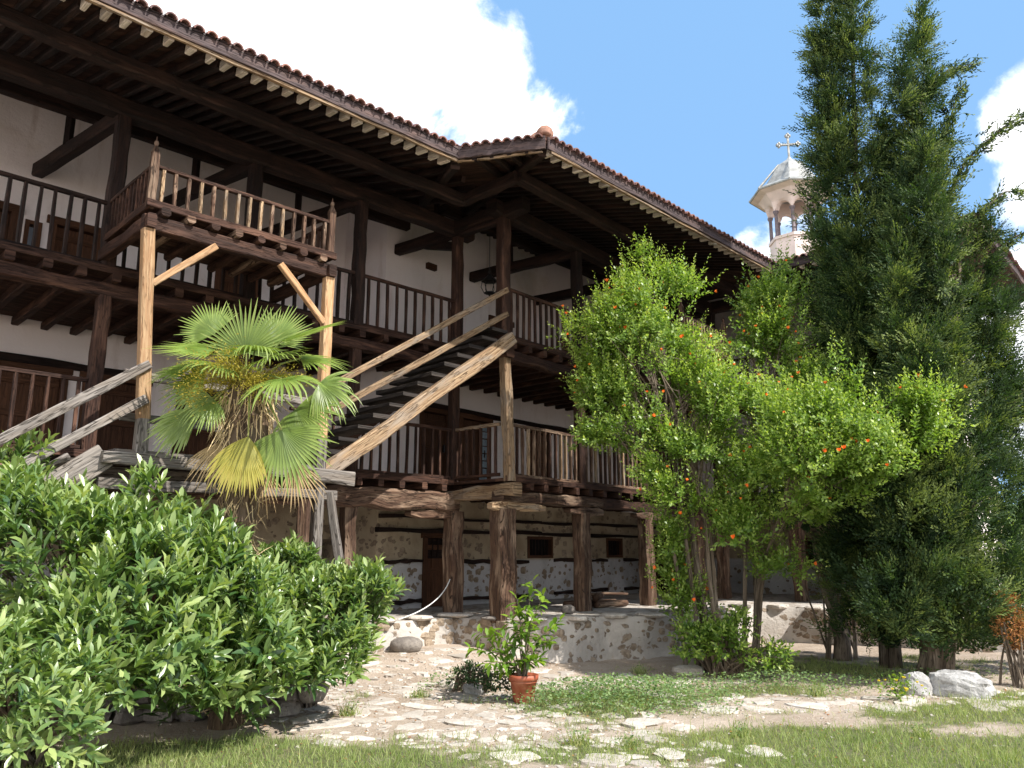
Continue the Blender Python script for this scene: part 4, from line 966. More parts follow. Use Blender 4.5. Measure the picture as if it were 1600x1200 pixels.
def whorls(P, Dn, per, sl, Lr, Wr, spread, tpl=T_LEAF):
    """each shoot carries `per` leaves spiralling along its length sl"""
    n = len(P); ref = nrm(np.cross(Dn, rdir(n))); ref2 = np.cross(Dn, ref); PP, AA, NN_, LL, WW, TT = [], [], [], [], [], []
    base = rng.random(n)
    for i in range(per):
        t = i/(per-1); ang = i*2.4+rng.random(n)*.5; o = ref*np.cos(ang)[:,None]+ref2*np.sin(ang)[:,None]
        ls = sl*rng.uniform(.8,1.2,n); p = P+Dn*(ls*(t-.6))[:,None]; sp = spread*(1-.55*t)
        a = nrm(Dn*(1-sp*.5)+o*sp+rng.normal(size=(n,3))*.12-np.array([0,0,.10])*sp)
        PP.append(p+o*.006); AA.append(a); NN_.append(nrm(Dn-o*.3+np.array([0,0,.3]))); L = rng.uniform(*Lr, n)*(1-.25*t); LL.append(L); WW.append(L*rng.uniform(*Wr, n)); TT.append(np.clip(base*.45+t*.45+rng.normal(size=n)*.12, 0, 1))
    return [np.concatenate(q) for q in (PP, AA, NN_, LL, WW, TT)]
def shrub(name, label, cat, blobs_, n, mat, bias=.35, per=9, sl=.16, Lr=(.10,.16), Wr=(.27,.36), spread=.95, base=None, rad=.42, stems=9, group=None, fill=.5):
    cent = [b_[0] for b_ in blobs_]; ax = [b_[1] for b_ in blobs_]
    c0 = np.mean(np.array(cent), 0); base = base or (c0[0], c0[1], gh(c0[0], c0[1]))
    t = thing(name, base, label, cat, group)
    P, Dn = shoots(cent, ax, n, rad, bias); q_ = fbm(P[:,0]*3.3+P[:,1]*2, P[:,2]*3.3+7); P = P+Dn*(.55*(q_-.42))[:,None]*(sl/.16)**2; k = (q_ > np.quantile(q_, .16)) | (rng.random(len(P)) < .35); P, Dn = P[k], Dn[k]; k = P[:,2] > gz(P[:,0],P[:,1])+.04; P, Dn = P[k], Dn[k]
    q = whorls(P, Dn, per, sl, Lr, Wr, spread); leaves('foliage', *q[:5], T_LEAF, mat, t, q[5])
    mb = MB(); idx = rng.choice(len(P), min(len(P), stems*10), replace=False)
    B = Vector(base)
    for j, i in enumerate(idx):
        e = Vector(P[i]); b0 = B+Vector((random.uniform(-.25,.25), random.uniform(-.15,.15), 0)); mid = b0.lerp(e, .5)+Vector((random.uniform(-.1,.1), random.uniform(-.1,.1), .12))
        mb.tube([b0, b0.lerp(mid,.5)+Vector((0,0,.06)), mid, mid.lerp(e,.6)+Vector((0,0,.02)), e], [.018,.015,.011,.007,.004], 5)
    mb.build('stems', 'bark', t); return t
def E(u, v, y, rx, rz, ry=None): p = at(u, v, y); return ((p.x, p.y, p.z), (rx, ry or rx*.8, rz))
shrub('laurel_bush', 'large glossy laurel bush filling the left edge in front of the lower staircase', 'bush',
      [E(40,900,6.9,.95,.72), E(210,915,7.1,.85,.50), E(50,835,7.5,.70,.48), E(270,870,7.6,.46,.36), E(330,940,7.3,.62,.45), E(180,960,6.7,.75,.40), E(-140,900,6.9,.8,.9), E(350,920,7.6,.40,.30), E(230,1000,6.7,.75,.26), E(360,1010,7.2,.60,.30), E(20,765,7.9,.36,.24), E(255,815,7.8,.42,.26), E(310,1050,7.2,.5,.2), E(210,1060,6.5,.62,.20), E(335,1075,7.1,.42,.16), E(345,1060,7.4,.42,.24), E(355,1098,7.6,.34,.17), E(290,1100,7.4,.3,.12), E(260,1075,7.2,.4,.16), E(130,1020,6.2,.5,.3)], 2200, 'laurel_leaf', base=tuple(atz(180,1110)), sl=.18, Lr=(.12,.215), Wr=(.25,.35), bias=.75, spread=.82)
shrub('laurel_bush', 'glossy laurel bush whose tip reaches in front of the stone wall left of the door', 'bush',
      [E(480,985,8.3,.62,.50), E(545,945,8.4,.34,.34), E(400,970,8.0,.55,.45), E(520,1030,8.2,.40,.28), E(445,900,8.7,.35,.30), E(430,1050,7.8,.55,.25), E(575,930,8.3,.26,.22), E(330,1010,7.7,.4,.35)], 1500, 'laurel_leaf', base=tuple(atz(455,1105)), sl=.16, Lr=(.10,.19), Wr=(.25,.35), bias=.75, spread=.82)
shrub('laurel_bush', 'low dark laurel bush in the bottom left corner', 'bush',
      [E(20,1100,5.2,.42,.35), E(70,1160,5.0,.32,.24), E(-80,1080,5.2,.5,.5), E(110,1060,5.6,.25,.14)], 360, 'laurel_leaf', base=tuple(atz(20,1190)[:2])+(0,), sl=.15, Lr=(.10,.15))

# low dry stone edging under the laurels
t = thing('garden_wall', tuple(atz(380,1110)), 'low dry stone edging in deep shade under the laurel bushes', 'garden wall')
rs = random.Random(5); mb = MB()
for row in range(2):
    x = -4.6
    while x < -2.0:
        y = 8.35+.14*(x+3)+row*.05; r = rs.uniform(.12,.19); mb.rock((x, y, gh(x,y)+.07+row*.15), (r, .14, rs.uniform(.08,.12)), rs.randint(0,999), 10, .26); x += r*1.7
mb.build('stones', 'grey_stone', t)

# ------------------------------------------------------------------ pomegranate trees
def pomegranate(label, base, blobs_, n, nfl, stems, group='pomegranates'):
    t = thing('pomegranate_tree', base, label, 'tree', group)
    cent = [b_[0] for b_ in blobs_]; ax = [b_[1] for b_ in blobs_]
    P, Dn = shoots(cent, ax, n, .85, .5); P = P+rng.normal(size=P.shape)*.07+Dn*(.42*(fbm(P[:,0]*3+P[:,1]*2, P[:,2]*3+3)-.45))[:,None]
    # clump the shoots: drop them where a 3-d noise is low so that gaps show
    q_ = fbm(P[:,0]*2.3+P[:,1]*1.1, P[:,2]*2.3-P[:,1]*1.7+11); k = q_ > np.quantile(q_, .45); P, Dn = P[k], Dn[k]
    q = whorls(P, Dn, 14, .30, (.048,.088), (.44,.58), 1.0, T_DIA); leaves('crown', *q[:5], T_DIA, 'pomegranate_leaf', t, np.clip(q[5]*.7+.35*np.repeat(q_[k][None], 14, 0).ravel(), 0, 1))
    # loose long sprigs poking out
    idx = rng.choice(len(P), int(len(P)*.14), replace=False); Ps, Ds = P[idx], nrm(Dn[idx]+np.array([0,0,.5])); q = whorls(Ps+Ds*.20, Ds, 16, .44, (.035,.06), (.36,.50), .9, T_DIA); leaves('sprigs', *q[:5], T_DIA, 'pomegranate_leaf', t, np.clip(q[5]+.2, 0, 1))
    idx = rng.choice(len(P), nfl, replace=False); Pf, Df = P[idx]+Dn[idx]*.10, Dn[idx]
    fv, ff = [], []
    for i in range(7):
        a = 6.2832*i/7; c_, s_ = math.cos(a), math.sin(a); b0 = len(fv); r = .020 if i % 2 else .015
        fv += [(0,0,0), (c_*r-s_*.012, s_*r+c_*.012, .022), (c_*r*1.5, s_*r*1.5, .04), (c_*r+s_*.012, s_*r-c_*.012, .022)]; ff.append((b0,b0+1,b0+2,b0+3))
    f0 = fastmesh('flower', np.array(fv)+np.array(base), ff, 'flower_red', t)
    for i in range(nfl):
        o = f0 if i == 0 else f0.copy()
        if i: COL.objects.link(o)
        o.location = Vector(Pf[i])+Vector(Df[i])*.06-Vector(base); k_ = random.uniform(.75,1.2); o.scale = (k_,k_,k_); o.rotation_euler = Vector(Df[i]).to_track_quat('Z','Y').to_euler()
    B = Vector(base)
    for (sx, sy), ci in stems:
        c = Vector(cent[ci]); b0 = Vector((B.x+sx, B.y+sy, gh(B.x+sx, B.y+sy)-.03)); mb = MB(); m_ = b0.lerp(c, .5); m_.x = b0.x*.5+m_.x*.5; m_.y = b0.y*.5+m_.y*.5
        pts = [b0.lerp(m_, f)+Vector((math.sin(f*5+sx*9)*.03, math.cos(f*4)*.02, 0)) for f in (0,.33,.66)]+[m_, m_.lerp(c,.5)+Vector((random.uniform(-.05,.05),0,0)), c]
        mb.tube(pts, [.038,.033,.029,.025,.018,.010], 8, noise_=.14)
        near = [i for i in rng.choice(len(P), 260, replace=False) if np.linalg.norm(P[i]-np.array(c)) < max(ax[ci])*1.25][:26]
        for i in near:
            e = Vector(P[i]); s = pts[-1].lerp(pts[-3], random.random()*.9); mid = s.lerp(e,.5)+Vector((0,0,.08)); mb.tube([s, mid, e], [.012,.008,.003], 5)
        mb.build('trunk', 'bark', t)
    return t
b1 = atz(1100,1050)
pomegranate('pomegranate tree with orange flowers, taller and paler left one in front of the corner gallery', (b1.x, b1.y, gh(b1.x,b1.y)),
    [E(1000,520,11.8,.86,.75), E(975,600,11.9,.82,.62), E(1050,530,11.8,.6,.5), E(1010,450,11.9,.40,.42), E(1060,610,11.6,.70,.60), E(1090,700,11.4,.75,.50), E(950,560,11.9,.45,.50), E(1000,395,12.0,.09,.28), E(1060,450,11.9,.38,.30), E(1040,740,11.5,.45,.35),
     E(1050,850,11.6,.26,.55), E(1150,790,11.5,.55,.30), E(905,520,12.0,.28,.10), E(1070,950,11.7,.36,.50), E(1045,880,11.8,.30,.4), E(1120,640,11.3,.6,.5), E(1000,680,11.7,.55,.45), E(940,620,11.8,.45,.4), E(930,680,11.8,.35,.25), E(1060,780,11.3,.5,.35)], 6600, 100,
    [((-.05,0),0), ((.1,.05),3), ((.22,-.05),4), ((-.2,.05),1), ((.3,.05),4), ((.05,.1),7)])
b2 = atz(1165,1040)
pomegranate('pomegranate tree with orange flowers, brighter right one leaning toward the cypresses', (b2.x, b2.y, gh(b2.x,b2.y)),
    [E(1300,650,10.05,0.85,0.42), E(1380,690,9.85,0.72,0.32), E(1260,720,10.15,0.70,0.42), E(1200,540,12.2,.72,.55), E(1210,470,12.4,.55,.34), E(1330,610,9.95,0.42,0.26), E(1200,660,11.3,.60,.50), E(1340,740,10.05,0.50,0.22), E(1440,670,9.85,0.35,0.16), E(1230,420,12.5,.10,.26), E(1170,470,12.4,.16,.25), E(1215,880,11.2,.42,.16), E(1250,800,11.0,.45,.22), E(1350,575,9.95,0.10,0.10), E(1190,740,11.2,.55,.35), E(1250,600,11.6,.5,.4), E(1430,630,9.85,0.40,0.20), E(1400,730,9.85,0.40,0.22), E(1160,830,11.1,.45,.28), E(1290,770,10.05,0.50,0.25)], 6800, 100,
    [((-.05,0),6), ((.12,.02),0), ((.2,.1),3), ((.05,-.06),2)])
shrub('young_shrub', 'small bright green shrub at the foot of the pomegranate stems', 'shrub', [E(1130,1010,10.9,.30,.26), E(1195,1035,10.8,.30,.10), E(1085,1010,11,.25,.28), E(1150,985,10.9,.14,.22)], 430, 'pomegranate_leaf', per=8, sl=.17, Lr=(.06,.10), Wr=(.4,.55), base=(atz(1140,1055).x, atz(1140,1055).y, 0))
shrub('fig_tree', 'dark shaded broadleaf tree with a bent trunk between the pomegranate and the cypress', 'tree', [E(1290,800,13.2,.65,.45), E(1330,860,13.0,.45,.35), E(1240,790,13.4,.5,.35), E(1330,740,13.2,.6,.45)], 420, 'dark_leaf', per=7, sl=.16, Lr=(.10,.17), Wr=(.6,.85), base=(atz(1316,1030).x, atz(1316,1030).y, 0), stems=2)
ft = bpy.data.objects['fig_tree']; p0 = atz(1316,1032); p1 = at(1305,960,12.9); p2 = at(1282,890,13.0); p3 = at(1270,830,13.2)
mb = MB(); mb.tube([p0, at(1316,1000,12.8), p1, at(1292,920,12.9), p2, p3], [.13,.11,.10,.09,.07,.04], 10, noise_=.08); mb.tube([at(1316,1000,12.8), at(1320,940,12.9), at(1345,860,13.0)], [.08,.05,.03], 8); mb.build('trunk', 'bark', ft, True)

# ------------------------------------------------------------------ cypresses
def plumes(flames, n, depth_sc=.9):
    P, Dn, Tn = [], [], []
    for (u0,v0,u1,v1,rp,y) in flames:
        a, b_ = np.array(at(u0,v0,y)), np.array(at(u1,v1,y)); rad = rp/FPX*y*.98; m_ = int(n*np.linalg.norm(b_-a)*rad*1.25/9)
        t = rng.random(m_); prof = np.clip(np.minimum((t+.06)/.22, 1), 0, 1)*(1-np.clip(t-.30, 0, 1)/.74)**.95*(.85+.22*np.sin(t*17+u0)+.14*np.sin(t*41+v1)); d = rdir(m_); d[:,2] *= .35; d = nrm(d)
        rr = rad*prof*(1-.38*rng.random(m_)**1.4+.45*(rng.random(m_) < .16)*rng.random(m_)); p = a+(b_-a)*t[:,None]+d*rr[:,None]*np.array([1,depth_sc,1]); ax = (b_-a)/np.linalg.norm(b_-a)
        q3 = fbm(p[:,0]*2.1+p[:,1]*1.3+u0, p[:,2]*1.9+v1); kk = q3 > np.quantile(q3, .24); p, d, m_ = p[kk], d[kk], int(kk.sum())
        dn = nrm(ax*.85+d*.95+rng.normal(size=(m_,3))*.22); tn = np.clip(rng.random(m_)*.9+.8*(q3[kk]-.45), 0, 1); sz = rng.uniform(.55,1.5,m_)  # tint paints lit clumps and darker gaps into the leaf colour
        for _ in range(9):
            q = rng.normal(size=(m_,3)); P.append(p+q*.055*sz[:,None]+dn*(rng.random(m_)*.16*sz)[:,None]); Dn.append(nrm(dn+q*.38)); Tn.append(tn)
    return np.concatenate(P), np.concatenate(Dn), np.concatenate(Tn)
def cypress(label, base, flames, n, branches, trunks, drymix=.0):
    t = thing('cypress_tree', base, label, 'tree', 'cypresses')
    P, Dn, Tn = plumes(flames, n); k = P[:,2] > .22+.35*fbm(P[:,0]*3, P[:,1]*3); P, Dn, Tn = P[k], Dn[k], Tn[k]
    m_ = len(P); per = 15; PP, AA, NN_, LL, TT = [], [], [], [], []
    side = nrm(np.cross(Dn, rdir(m_))); out2 = np.cross(Dn, side); sz = rng.uniform(.75,1.35,m_)
    for i in range(per):
        f = i/(per-1); ang = (i % 2)*math.pi+rng.normal(size=m_)*.55; o = side*np.cos(ang)[:,None]+out2*np.sin(ang)[:,None]
        p = P+Dn*((f-.35)*.24*sz)[:,None]+o*(.012*sz)[:,None]; a = nrm(Dn*(.75+.6*f)+o*(.85-.55*f)+rng.normal(size=(m_,3))*.18)
        PP.append(p); AA.append(a); NN_.append(nrm(out2+rng.normal(size=(m_,3))*.4)); LL.append((.060-.024*f)*sz*rng.uniform(.8,1.25,m_)); TT.append(np.clip(Tn*.75+f*.22-.08+.35*(fbm(P[:,0]*1.5+P[:,1], P[:,2]*1.2)-.4)*2*.5+rng.normal(size=m_)*.08, 0, 1))
    PP, AA, NN_, LL, TT = [np.concatenate(q) for q in (PP, AA, NN_, LL, TT)]
    leaves('crown', PP, AA, NN_, LL, LL*.40, T_DIA, 'cypress_leaf', t, TT)
    # arching outlying branches
    for bi, (pts, r, dens) in enumerate(branches):
        pts = [Vector(p) for p in pts]; mb = MB(); mb.tube(pts, [.022-.016*i/(len(pts)-1) for i in range(len(pts))], 6); br = mb.build('branch', 'bark', t)
        Q, Dq = [], []
        for p, q in zip(pts, pts[1:]):
            for _ in range(int((q-p).length*dens*1.8)):
                f = random.random(); d = (q-p).normalized(); Q.append(np.array(p.lerp(q, f))+rng.normal(size=3)*np.array([r,r,r*.8])+np.array([0,0,-r*.5])); Dq.append(np.array(d)+rng.normal(size=3)*.45)
        Q = np.array(Q); Dq = nrm(np.array(Dq)); m2 = len(Q); PP = []; AA = []; LL = []
        for i in range(9):
            f = i/8; o = rdir(m2); PP.append(Q+Dq*((f-.3)*.20)); AA.append(nrm(Dq*(.8+.5*f)+o*.6)); LL.append(np.full(m2, .075-.03*f)*rng.uniform(.8,1.2,m2))
        PP, AA, LL = map(np.concatenate, (PP, AA, LL)); leaves('branch_foliage', PP, AA, rdir(len(PP)), LL, LL*.38, T_DIA, 'cypress_leaf', br)
    mb = MB()
    for pts, r0, r1 in trunks:
        pts = [Vector(p) for p in pts]; mb.tube(pts, [r0+(r1-r0)*i/(len(pts)-1) for i in range(len(pts))], 10, noise_=.10)
    mb.build('trunk', 'bark', t, True); return t
c1 = atz(1465,1062); c1 = Vector((c1.x, c1.y+.25, .0)); yb = c1.y
def tr(u0, u1, v1, dy, r0=.10, r1=.02): p = at(1466+(u0-1466)*.40, 1060, yb+dy); p.z = -.05; return ([p, at(1466+(u0-1466)*.6, 1000, yb+dy), at(u0+(u1-u0)*.4, 1000+(v1-1000)*.4, yb+dy*1.3), at(u1, v1, yb+dy*1.5)], r0, r1)
cypress('broad lighter green cypress with arching branches at the right edge, white rocks at its foot', tuple(c1),
    [(1400,940,1436,22,56,yb+.2),(1435,960,1452,110,46,yb-.1),(1460,960,1442,230,52,yb-.4),(1515,1005,1528,455,58,yb+.1),(1490,1005,1470,330,56,yb-.6),(1400,980,1400,430,58,yb-.5),(1440,990,1440,500,58,yb-.8),
     (1585,1010,1575,560,50,yb),(1560,1020,1545,640,52,yb-.5),(1385,920,1385,180,48,yb+.6),(1640,1000,1640,620,60,yb+.3),(1500,990,1480,600,58,yb-.9),(1405,990,1420,640,55,yb-.9),(1420,700,1405,90,30,yb-.2),(1540,960,1580,470,34,yb+.2),(1535,720,1530,330,32,yb),(1505,620,1495,310,26,yb),(1545,640,1545,340,36,yb-.3),(1460,500,1478,170,22,yb),(1450,1040,1440,700,54,yb-.4),(1400,1045,1395,760,50,yb-.2),(1530,1035,1540,760,52,yb-.4)], 520,
    [([at(1470,330,yb), at(1510,250,yb-.1), at(1560,205,yb-.2), at(1612,172,yb-.2)], .055, 46), ([at(1480,430,yb-.2), at(1520,340,yb-.3), at(1570,300,yb-.3), at(1640,292,yb-.3)], .05, 40), ([at(1420,300,yb), at(1440,150,yb), at(1480,110,yb), at(1522,100,yb)], .07, 60),
     ([at(1540,430,yb), at(1575,375,yb), at(1640,345,yb)], .05, 36), ([at(1450,330,yb-.1), at(1475,220,yb-.1), at(1500,135,yb-.1)], .06, 60), ([at(1570,650,yb-.3), at(1600,610,yb-.3), at(1640,600,yb-.3)], .08, 60)],
    [tr(1440,1400,500,0), tr(1460,1450,300,.1,.10), tr(1480,1500,400,-.1), tr(1495,1550,520,0), tr(1450,1440,600,-.15), tr(1470,1480,500,.2), tr(1430,1380,600,.15),([Vector((c1.x,c1.y+.05,-.1)),at(1464,990,yb),at(1455,850,yb)],.17,.09)])
c2 = atz(1400,1015)
c2 = Vector((at(1385,900,12.0).x, 12.0, 0)); y2 = 12.0
cypress('tall dark cypress cut off by the top of the picture, next to the pink belfry', tuple(c2),
    [(1345,930,1292,-200,60,y2),(1350,800,1338,-160,54,y2-.3),(1330,820,1300,120,52,y2+.3),(1350,960,1335,330,64,y2-.5),(1345,1010,1330,520,58,y2),(1385,1025,1370,800,46,y2-.3),(1370,1000,1385,420,50,y2-.2),(1306,330,1276,-110,30,y2+.1),(1385,900,1370,230,52,y2-.3),(1292,300,1276,60,24,y2)], 540,
    [([at(1310,420,y2), at(1285,350,y2), at(1262,300,y2), at(1248,292,y2)], .06, 50), ([at(1320,500,y2), at(1290,470,y2), at(1262,472,y2)], .05, 50)],
    [([Vector((c2.x,c2.y,-.05)), at(1388,900,y2), at(1375,700,y2), at(1340,350,y2), at(1330,0,y2)], .10, .03), ([Vector((c2.x-.15,c2.y,-.05)), at(1375,900,y2), at(1350,700,y2), at(1310,350,y2)], .07, .03)])
# dry orange shrub at the right edge
shrub('dry_conifer', 'withered orange brown conifer shoot at the right edge below the cypress', 'shrub', [E(1578,980,10.2,.15,.24), E(1600,1000,10.2,.15,.22), E(1570,945,10.3,.10,.12)], 240, 'dry_shrub', per=8, sl=.10, Lr=(.04,.07), Wr=(.25,.35), base=(at(1590,1000,10.2).x, 10.2, 0), stems=2)
# right edge hedge further behind, seen under the cypress
shrub('hedge_bush', 'sunlit green bush in the distance behind the right edge of the cypress', 'bush', [E(1640,900,17,1.5,1.4), E(1700,760,19,1.6,1.5), E(1560,950,18,1.3,1.0)], 1200, 'pomegranate_leaf', per=7, sl=.25, Lr=(.09,.14), Wr=(.4,.5), stems=2)

# ------------------------------------------------------------------ palm
pc = at(388, 600, 8.0); pb = Vector((pc.x, 8.0, 0))
palm = thing('palm_tree', (pb.x, pb.y, gh(pb.x,pb.y)), 'fan palm with yellowing lower fronds in front of the stair landing', 'palm')
mb = MB(); zt = pc.z+.02; npt = 26
mb.tube([(pb.x+.03*math.sin(i*.4), pb.y, i*zt/npt) for i in range(npt+1)], [.155+.02*(i % 2)+(.05 if i > 17 else 0)-(.0 if i < 24 else .06) for i in range(npt+1)], 14, noise_=.12); mb.build('trunk', 'palm_fibre', palm)
n = 650; zz = rng.uniform(.1, zt+.05, n); an = rng.uniform(0, 6.283, n); rr = .15+.05*sst(zz, zt*.5, zt*.8)
P = np.stack([pb.x+rr*np.cos(an), pb.y+rr*np.sin(an), zz], -1); a = np.stack([np.cos(an)*.45, np.sin(an)*.45, rng.choice([-.9,.8], n)], -1)+rng.normal(size=(n,3))*.25
leaves('trunk_fibre', P, a, rdir(n), rng.uniform(.10,.24,n), .012, T_BLADE, 'dry_straw', palm)
top = Vector((pb.x, pb.y, zt))
def frond(u, v, dy, ax, nn_, bl, half, mat, droop=.5, nseg=32, width=.027, mat_t='petiole'):
    bl *= 1.08; e = at(u, v, 8.0+dy); o = (e-top); o.z *= .3; s = top+(o.normalized() if o.length > .05 else Vector((0,0,1)))*.08; m_ = s.lerp(e,.55)+Vector((0,0,.10*(e-s).length)); mb = MB(); mb.tube([s, m_, e], [.014,.010,.008], 6); fr = mb.build('frond', mat_t, palm)
    ax = Vector(ax).normalized(); sd = ax.cross(Vector(nn_)).normalized(); nn_ = sd.cross(ax).normalized()
    V, Fq, tt = [], [], []
    for i in range(nseg):
        th = math.radians(-half+2*half*(i+.5)/nseg); L = bl*(1-.30*(abs(th)/math.radians(half))**2.2)*random.uniform(.80,1.06)
        dd = (ax*math.cos(th)+sd*math.sin(th)).normalized(); cr = nn_.cross(dd).normalized(); wdt = width*bl/.55
        pts = []; p = e.copy(); cur = dd.copy(); nb = 5; dr = random.uniform(.3,2.0)*droop
        for k in range(nb+1):
            f = k/nb; ww = wdt*(math.sin(min(f/.5,1)*math.pi/2)*.95+.05)*(1-max(0,(f-.55)/.45)**1.6*.93)
            b0 = len(V); fold = nn_*ww*.28*(1 if f < .75 else .5)
            V += [tuple(p-cr*ww*.5+fold), tuple(p), tuple(p+cr*ww*.5+fold)]; tt += [max(0,min(1,f*.4+random.random()*.25+(.15 if i % 2 else 0)))]*3
            if k: Fq += [(b0-3,b0-2,b0+1,b0), (b0-2,b0-1,b0+2,b0+1)]
            cur = (cur+Vector((0,0,-1))*droop*.26*dr*(f**2)*3+Vector((0,0,-1))*droop*.04).normalized(); p = p+cur*(L/nb)
    fastmesh('blade', V, Fq, mat, fr, tt); return fr
L_, Y_ = 'palm_leaf', 'palm_yellow'
for a_ in [(385,552,0,(0,-.1,1),(0,-1,.1),.55,100,L_,.12), (335,548,-.05,(-1,-.25,.05),(.1,-.45,1),.60,85,L_,.22), (440,532,-.05,(1,-.25,.24),(-.2,-.45,1),.68,62,L_,.18), (428,535,.25,(.45,.2,.9),(0,-1,.2),.44,80,L_,.15),
  (335,522,.3,(-.55,.2,.6),(0,-1,.3),.44,80,L_,.2), (398,548,-.28,(.1,-.8,.1),(0,-.55,1),.42,110,L_,1.1), (440,592,-.38,(.25,-.6,-.25),(.1,-1,.8),.55,115,L_,.9), (462,640,-.05,(.6,-.2,-.6),(0,-1,.15),.50,95,L_,.6),
  (498,600,.0,(.9,-.1,-.45),(0,-1,.4),.48,80,L_,1.1), (388,682,-.42,(-.22,-.1,-1),(0,-1,0),.60,50,Y_,.55), (440,672,-.34,(.35,-.12,-1),(0,-1,.05),.62,85,L_,.35), (312,640,-.1,(-.85,-.1,-.65),(0,-1,.2),.58,38,L_,.6),
  (318,600,.1,(-.95,0,-.15),(0,-1,.6),.50,90,L_,.6), (335,625,-.2,(-.6,-.4,-.5),(0,-1,.5),.40,90,L_,.8), (360,575,.5,(-.4,.8,.3),(0,-.2,1),.5,100,L_,.4), (430,585,.5,(.6,.7,.1),(0,-.2,1),.5,100,L_,.5),
  (380,620,.5,(0,.9,-.3),(0,0,1),.5,100,L_,.5), (470,560,.2,(.85,.3,.05),(0,-.5,1),.5,90,L_,.5), (350,572,-.28,(-.6,-.6,.05),(0,-.5,1),.46,100,L_,.7), (420,562,-.2,(.5,-.6,.1),(0,-.6,1),.46,100,L_,.8), (300,575,.15,(-.9,.1,0),(0,-.6,1),.48,85,L_,.5)]:
    frond(*a_)
# hanging dead thatch under the crown
n = 200; an = rng.uniform(0, 6.283, n); P = np.stack([pb.x+.18*np.cos(an)+rng.normal(size=n)*.05, pb.y+.18*np.sin(an), rng.uniform(zt-.55, zt-.05, n)], -1)
a = np.stack([np.cos(an)*.35, np.sin(an)*.35, -np.ones(n)], -1)+rng.normal(size=(n,3))*.18; leaves('dead_fronds', P, a, rdir(n), rng.uniform(.2,.5,n), .013, T_BLADE, 'dry_straw', palm)
for u_, v_, x_ in ((365,700,-.2),(410,725,.05),(460,720,.35),(345,690,-.4)): frond(u_, v_, .02, (x_,-.05,-1), (0,-1,0), .50, 45, 'dry_straw', .5, 16, .018, 'dry_straw')
# flower clusters
for az, el in ((238,12),(262,20),(335,8),(225,-5),(295,-2)):
    d = Vector((math.cos(R_(az))*math.cos(R_(el)), math.sin(R_(az))*math.cos(R_(el)), math.sin(R_(el)))); n = 1300; L = .52
    t_ = rng.random(n); c = np.array(top)[None]+np.array(d)[None]*(.12+t_[:,None]*L)+np.array([0,0,-1])[None]*(t_[:,None]**2)*.16; P = c+rng.normal(size=(n,3))*(.03+.07*t_[:,None]); a = rdir(n)*.8+np.array(d)
    leaves('flower_cluster', P, a, rdir(n), rng.uniform(.015,.04,n), .009, T_DIA, 'palm_flower', palm)

# ------------------------------------------------------------------ potted plant
pp = atz(818, 1099, 0); pp.z = gh(pp.x, pp.y)+.01
pot = thing('potted_plant', tuple(pp), 'young citrus plant in a round terracotta pot on the stony path', 'potted plant')
mb = MB(); mb.lathe(tuple(pp), [(0,0),(.105,0),(.112,.02),(.145,.225),(.162,.232),(.168,.285),(.155,.288),(.146,.25),(0,.25)], 32); 
mb.lathe((pp.x,pp.y,pp.z), [(.1425,.205),(.149,.207),(.1505,.215),(.1475,.224)], 32); mb.build('pot', 'terracotta', pot, True)
mb = MB(); mb.lathe((pp.x,pp.y,pp.z+.255), [(.148,0),(.08,.012),(0,.015)], 20); mb.build('soil', 'soil', pot)
mb = MB(); tips = []
for (dx, dy, h) in ((-.06,.0,1.08),(.20,.03,1.12),(-.30,-.05,.75),(.36,-.02,.85),(-.45,.05,.72),(.08,-.15,.9),(-.12,.14,.85),(.28,.1,.62),(-.36,-.1,.42),(.14,-.12,.45),(-.52,0,.55),(-.22,.02,.30),(.02,.02,.42),(.10,.0,1.28)):
    b0 = pp+Vector((dx*.08, dy*.08, .26)); e = pp+Vector((dx*1.12, dy*1.6, h)); m_ = b0.lerp(e,.5)+Vector((-dx*.22, 0, .08)); pts = [b0, b0.lerp(m_,.5)+Vector((0,0,.02)), m_, m_.lerp(e,.5)+Vector((0,0,.01)), e]; mb.tube(pts, [.008,.007,.005,.004,.002], 6); tips.append(pts)
mb.build('stems', 'bark', pot)
PP, AA, NV, LL, WW, TT = [], [], [], [], [], []
for pts in tips:
    for f in np.linspace(.38, 1, 13):
        x = f*(len(pts)-1); i = min(int(x), len(pts)-2); p = pts[i].lerp(pts[i+1], x-i); d = (pts[i+1]-pts[i]).normalized()
        for _ in range(2):
            o = Vector(rng.normal(size=3)).normalized(); a = (d*.35+o*.9+Vector((0,0,-.12))).normalized(); L = random.uniform(.09,.155)*(1.05 if f > .8 else 1); PP.append(p); AA.append(a); NV.append(Vector((0,0,1))+o*.2); LL.append(L); WW.append(L*random.uniform(.38,.48)); TT.append(min(1, max(0, f*.55+random.uniform(-.1,.4))))
leaves('foliage', np.array(PP), np.array(AA), np.array(NV), np.array(LL), np.array(WW), T_LEAF, 'lemon_leaf', pot, np.array(TT))
shrub('weed_clump', 'dark leafy weeds growing out of stones left of the terracotta pot', 'weeds', [E(735,1060,9.8,.28,.12), E(775,1072,9.5,.16,.09)], 150, 'dark_leaf', per=7, sl=.08, Lr=(.03,.055), Wr=(.5,.7), base=(atz(740,1080).x, atz(740,1080).y, 0), stems=2)

